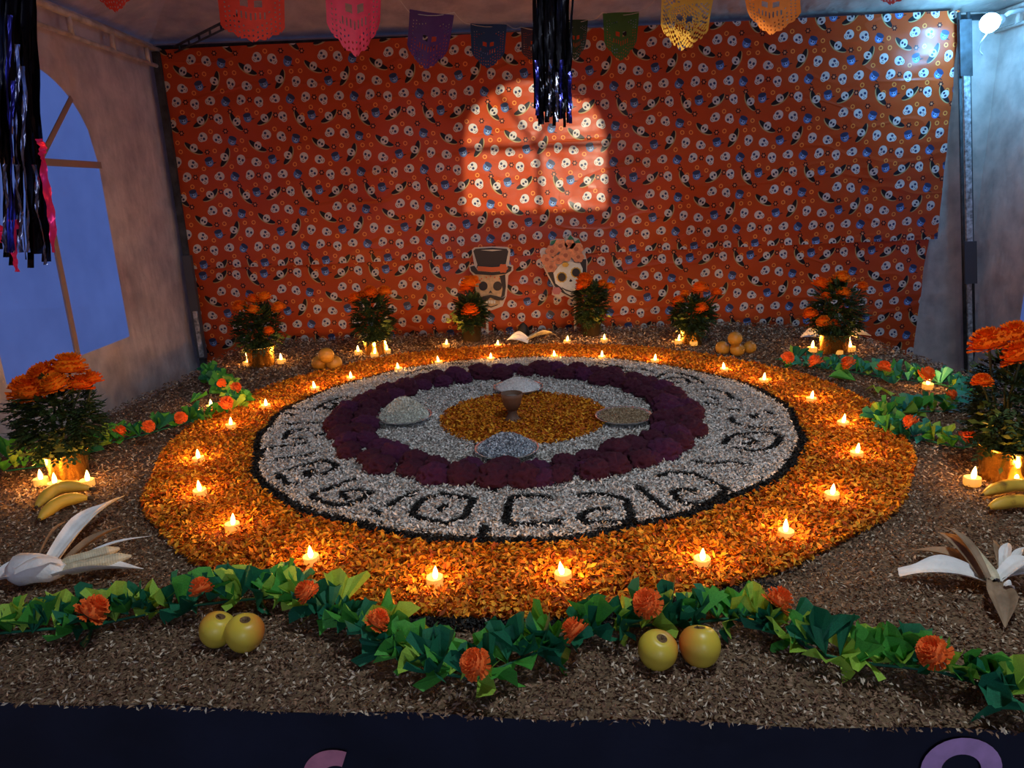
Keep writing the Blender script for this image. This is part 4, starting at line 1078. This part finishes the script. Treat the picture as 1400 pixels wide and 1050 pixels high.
PN = [
    ((112, 172, -70, 12), 2.2, (.80, .06, .03), 'scarlet cut-paper pennant tip over the white ladder truss', 13, .0, .3),
    ((294, 388, -40, 54), 2.35, (.80, .06, .03), 'scarlet cut-paper pennant beside the corner brace', 3, .05, .2),
    ((441, 521, -45, 76), 2.5, (.78, .05, .10), 'crimson cut-paper pennant between scarlet and purple ones', 4, -.02, .35),
    ((560, 621, 17, 95), 3.15, (.10, .03, .14), 'purple cut-paper pennant between crimson and blue ones', 5, .12, .35),
    ((643, 693, 33, 92), 3.7, (.02, .06, .17), 'blue cut-paper pennant beside the purple one', 6, .03, .35),
    ((712, 752, 37, 82), 3.75, (.05, .03, .05), 'blackish cut-paper pennant half behind the hanging tinsel', 7, .0, .3),
    ((770, 804, 27, 78), 3.75, (.02, .05, .02), 'dark green cut-paper pennant half behind the hanging tinsel', 8, -.03, .4),
    ((824, 874, 17, 80), 3.7, (.06, .16, .03), 'mid green cut-paper pennant beside the yellow one', 9, -.05, .4),
    ((905, 977, -12, 68), 3.1, (.75, .40, .05), 'yellow cut-paper pennant with scalloped edge', 10, .10, .35, 2),
    ((1016, 1096, -30, 48), 2.8, (.80, .22, .03), 'orange cut-paper pennant with scalloped edge', 11, .02, .35),
    ((1188, 1256, -62, 6), 2.8, (.70, .10, .10), 'coral cut-paper pennant nearest the lit bulb', 12, .0, .3)]
anchors = []
for (bx, Y, c, lab, sd_, rot, tp, *net) in PN:
    a, b = pennant(*bx, Y, c, lab, sd_, rot, tp, *net); anchors += [a, b]
anchors = [Vector((XL+.06, 2.1, 1.63))]+anchors+[Vector((XR-.08, 2.6, 1.65))]
sp = []
for a, b in zip(anchors, anchors[1:]):
    for k in range(5): q = a+(b-a)*(k/5); q.z -= .012*math.sin(math.pi*k/5); sp.append(q)
sp.append(anchors[-1])
tag(MB().tube(sp, .0014, 5).build('bunting_string', M['card']), 'thin pale string carrying the cut-paper bunting', 'string')

# ------------------------------------------------------------------ hanging tinsel
def tinsel(Y, strips, topz, lab, seed, nm='foil_tinsel'):
    """strips: (x_top px, x_bottom px, y_bottom px, width px, material, dy, y_top px)"""
    r2 = random.Random(seed); xm = sum(s[1] for s in strips)/len(strips); o = WY(xm, 100, Y); o.z = 1.0
    e = thing(nm, lab, 'decoration', o)
    for (xt, xb, yb, w, m_, dy, yt) in strips:
        pb = WY(xb, yb, Y+dy)-o; pt = WY(xt, yt, Y+dy)-o; ww = w/px_m(pb+o); ph = r2.uniform(0, 6); tw = r2.uniform(.3, 1.0)
        ext = topz-o.z if yt <= 0 else pt.z
        pt2 = pb+(pt-pb)*((ext-pb.z)/(pt.z-pb.z)); 
        def fn(u, v, pb=pb, pt2=pt2, ww=ww, ph=ph, tw=tw):
            p = pb+(pt2-pb)*v; a = tw*math.sin(v*5+ph)
            return (p.x+(u-.5)*ww*math.cos(a)+.0012*math.sin(v*13+ph), p.y+(u-.5)*ww*math.sin(a)+.006*math.sin(v*9+ph*2)+.003*math.sin(u*8+v*30), p.z)
        MB().grid(3, 22, fn).build('strip', M[m_], e)
    tz = topz-o.z
    MB().box((0, 0, tz), (.12, .07, .02)).build('header', M['foilblack'], e, False)
    MB().tube([(0, 0, tz), (0, 0, tz+.9)], .003, 6).build('cord', M['cord'], e)
    return e, tz
S = []
for i in range(9): S.append((731+i*5.6, 732+i*5.5, 148+(i*37 % 23), 7.5, 'foilblack', .01*(i % 3), -5))
for i, (x, m_) in enumerate(((734, 'foilblue'), (741, 'foilblack'), (748, 'foilblack'), (752, 'foilsilver'), (757, 'foilblack'), (761, 'foilsilver'), (767, 'foilblue'), (771, 'foilblack'), (779, 'foilblue'))):
    S.append((x, x+.5, 158+(i*29 % 17), 5, m_, -.025-.006*(i % 3), 82+(i % 3)*8))
S.append((783, 779, 105, 4, 'foilblack', -.02, -5)); S.append((739, 739, 170, 6, 'foilblack', 0, -5))
e, tz = tinsel(2.35, S, 1.46, 'black foil tinsel hanging before the lit arch patch on the cloth', 1)
e.children[-1].scale = (1, 1, 1)
S = []
for i in range(11): S.append((-28+i*7.0, -30+i*9.2, 338+(i*41 % 30), 12, 'foilblack', .012*(i % 3), -5))
for i, (xt, xb, m_, yt) in enumerate(((22, 25, 'foilsilver', 60), (12, 14, 'foilblue', 20), (30, 38, 'foilsilver', 90), (8, 8, 'foilsilver', 225), (24, 30, 'foilsilver', 225), (46, 62, 'foilsilver', 225), (20, 22, 'foilpink', 300), (58, 75, 'foilpink', 205), (56, 59, 'foilpink', 190), (-2, 2, 'foilpink', 305), (17, 19, 'foilblue', 110))):
    yb = {5: 362, 6: 372, 7: 345, 8: 222, 9: 332}.get(i, 345)
    S.append((xt, xb, yb, (9 if m_ == 'foilpink' else 5), m_, -.03-.006*(i % 3), yt))
tinsel(1.95, S, 1.42, 'black and silver foil tinsel with magenta strips before the arched window', 2)
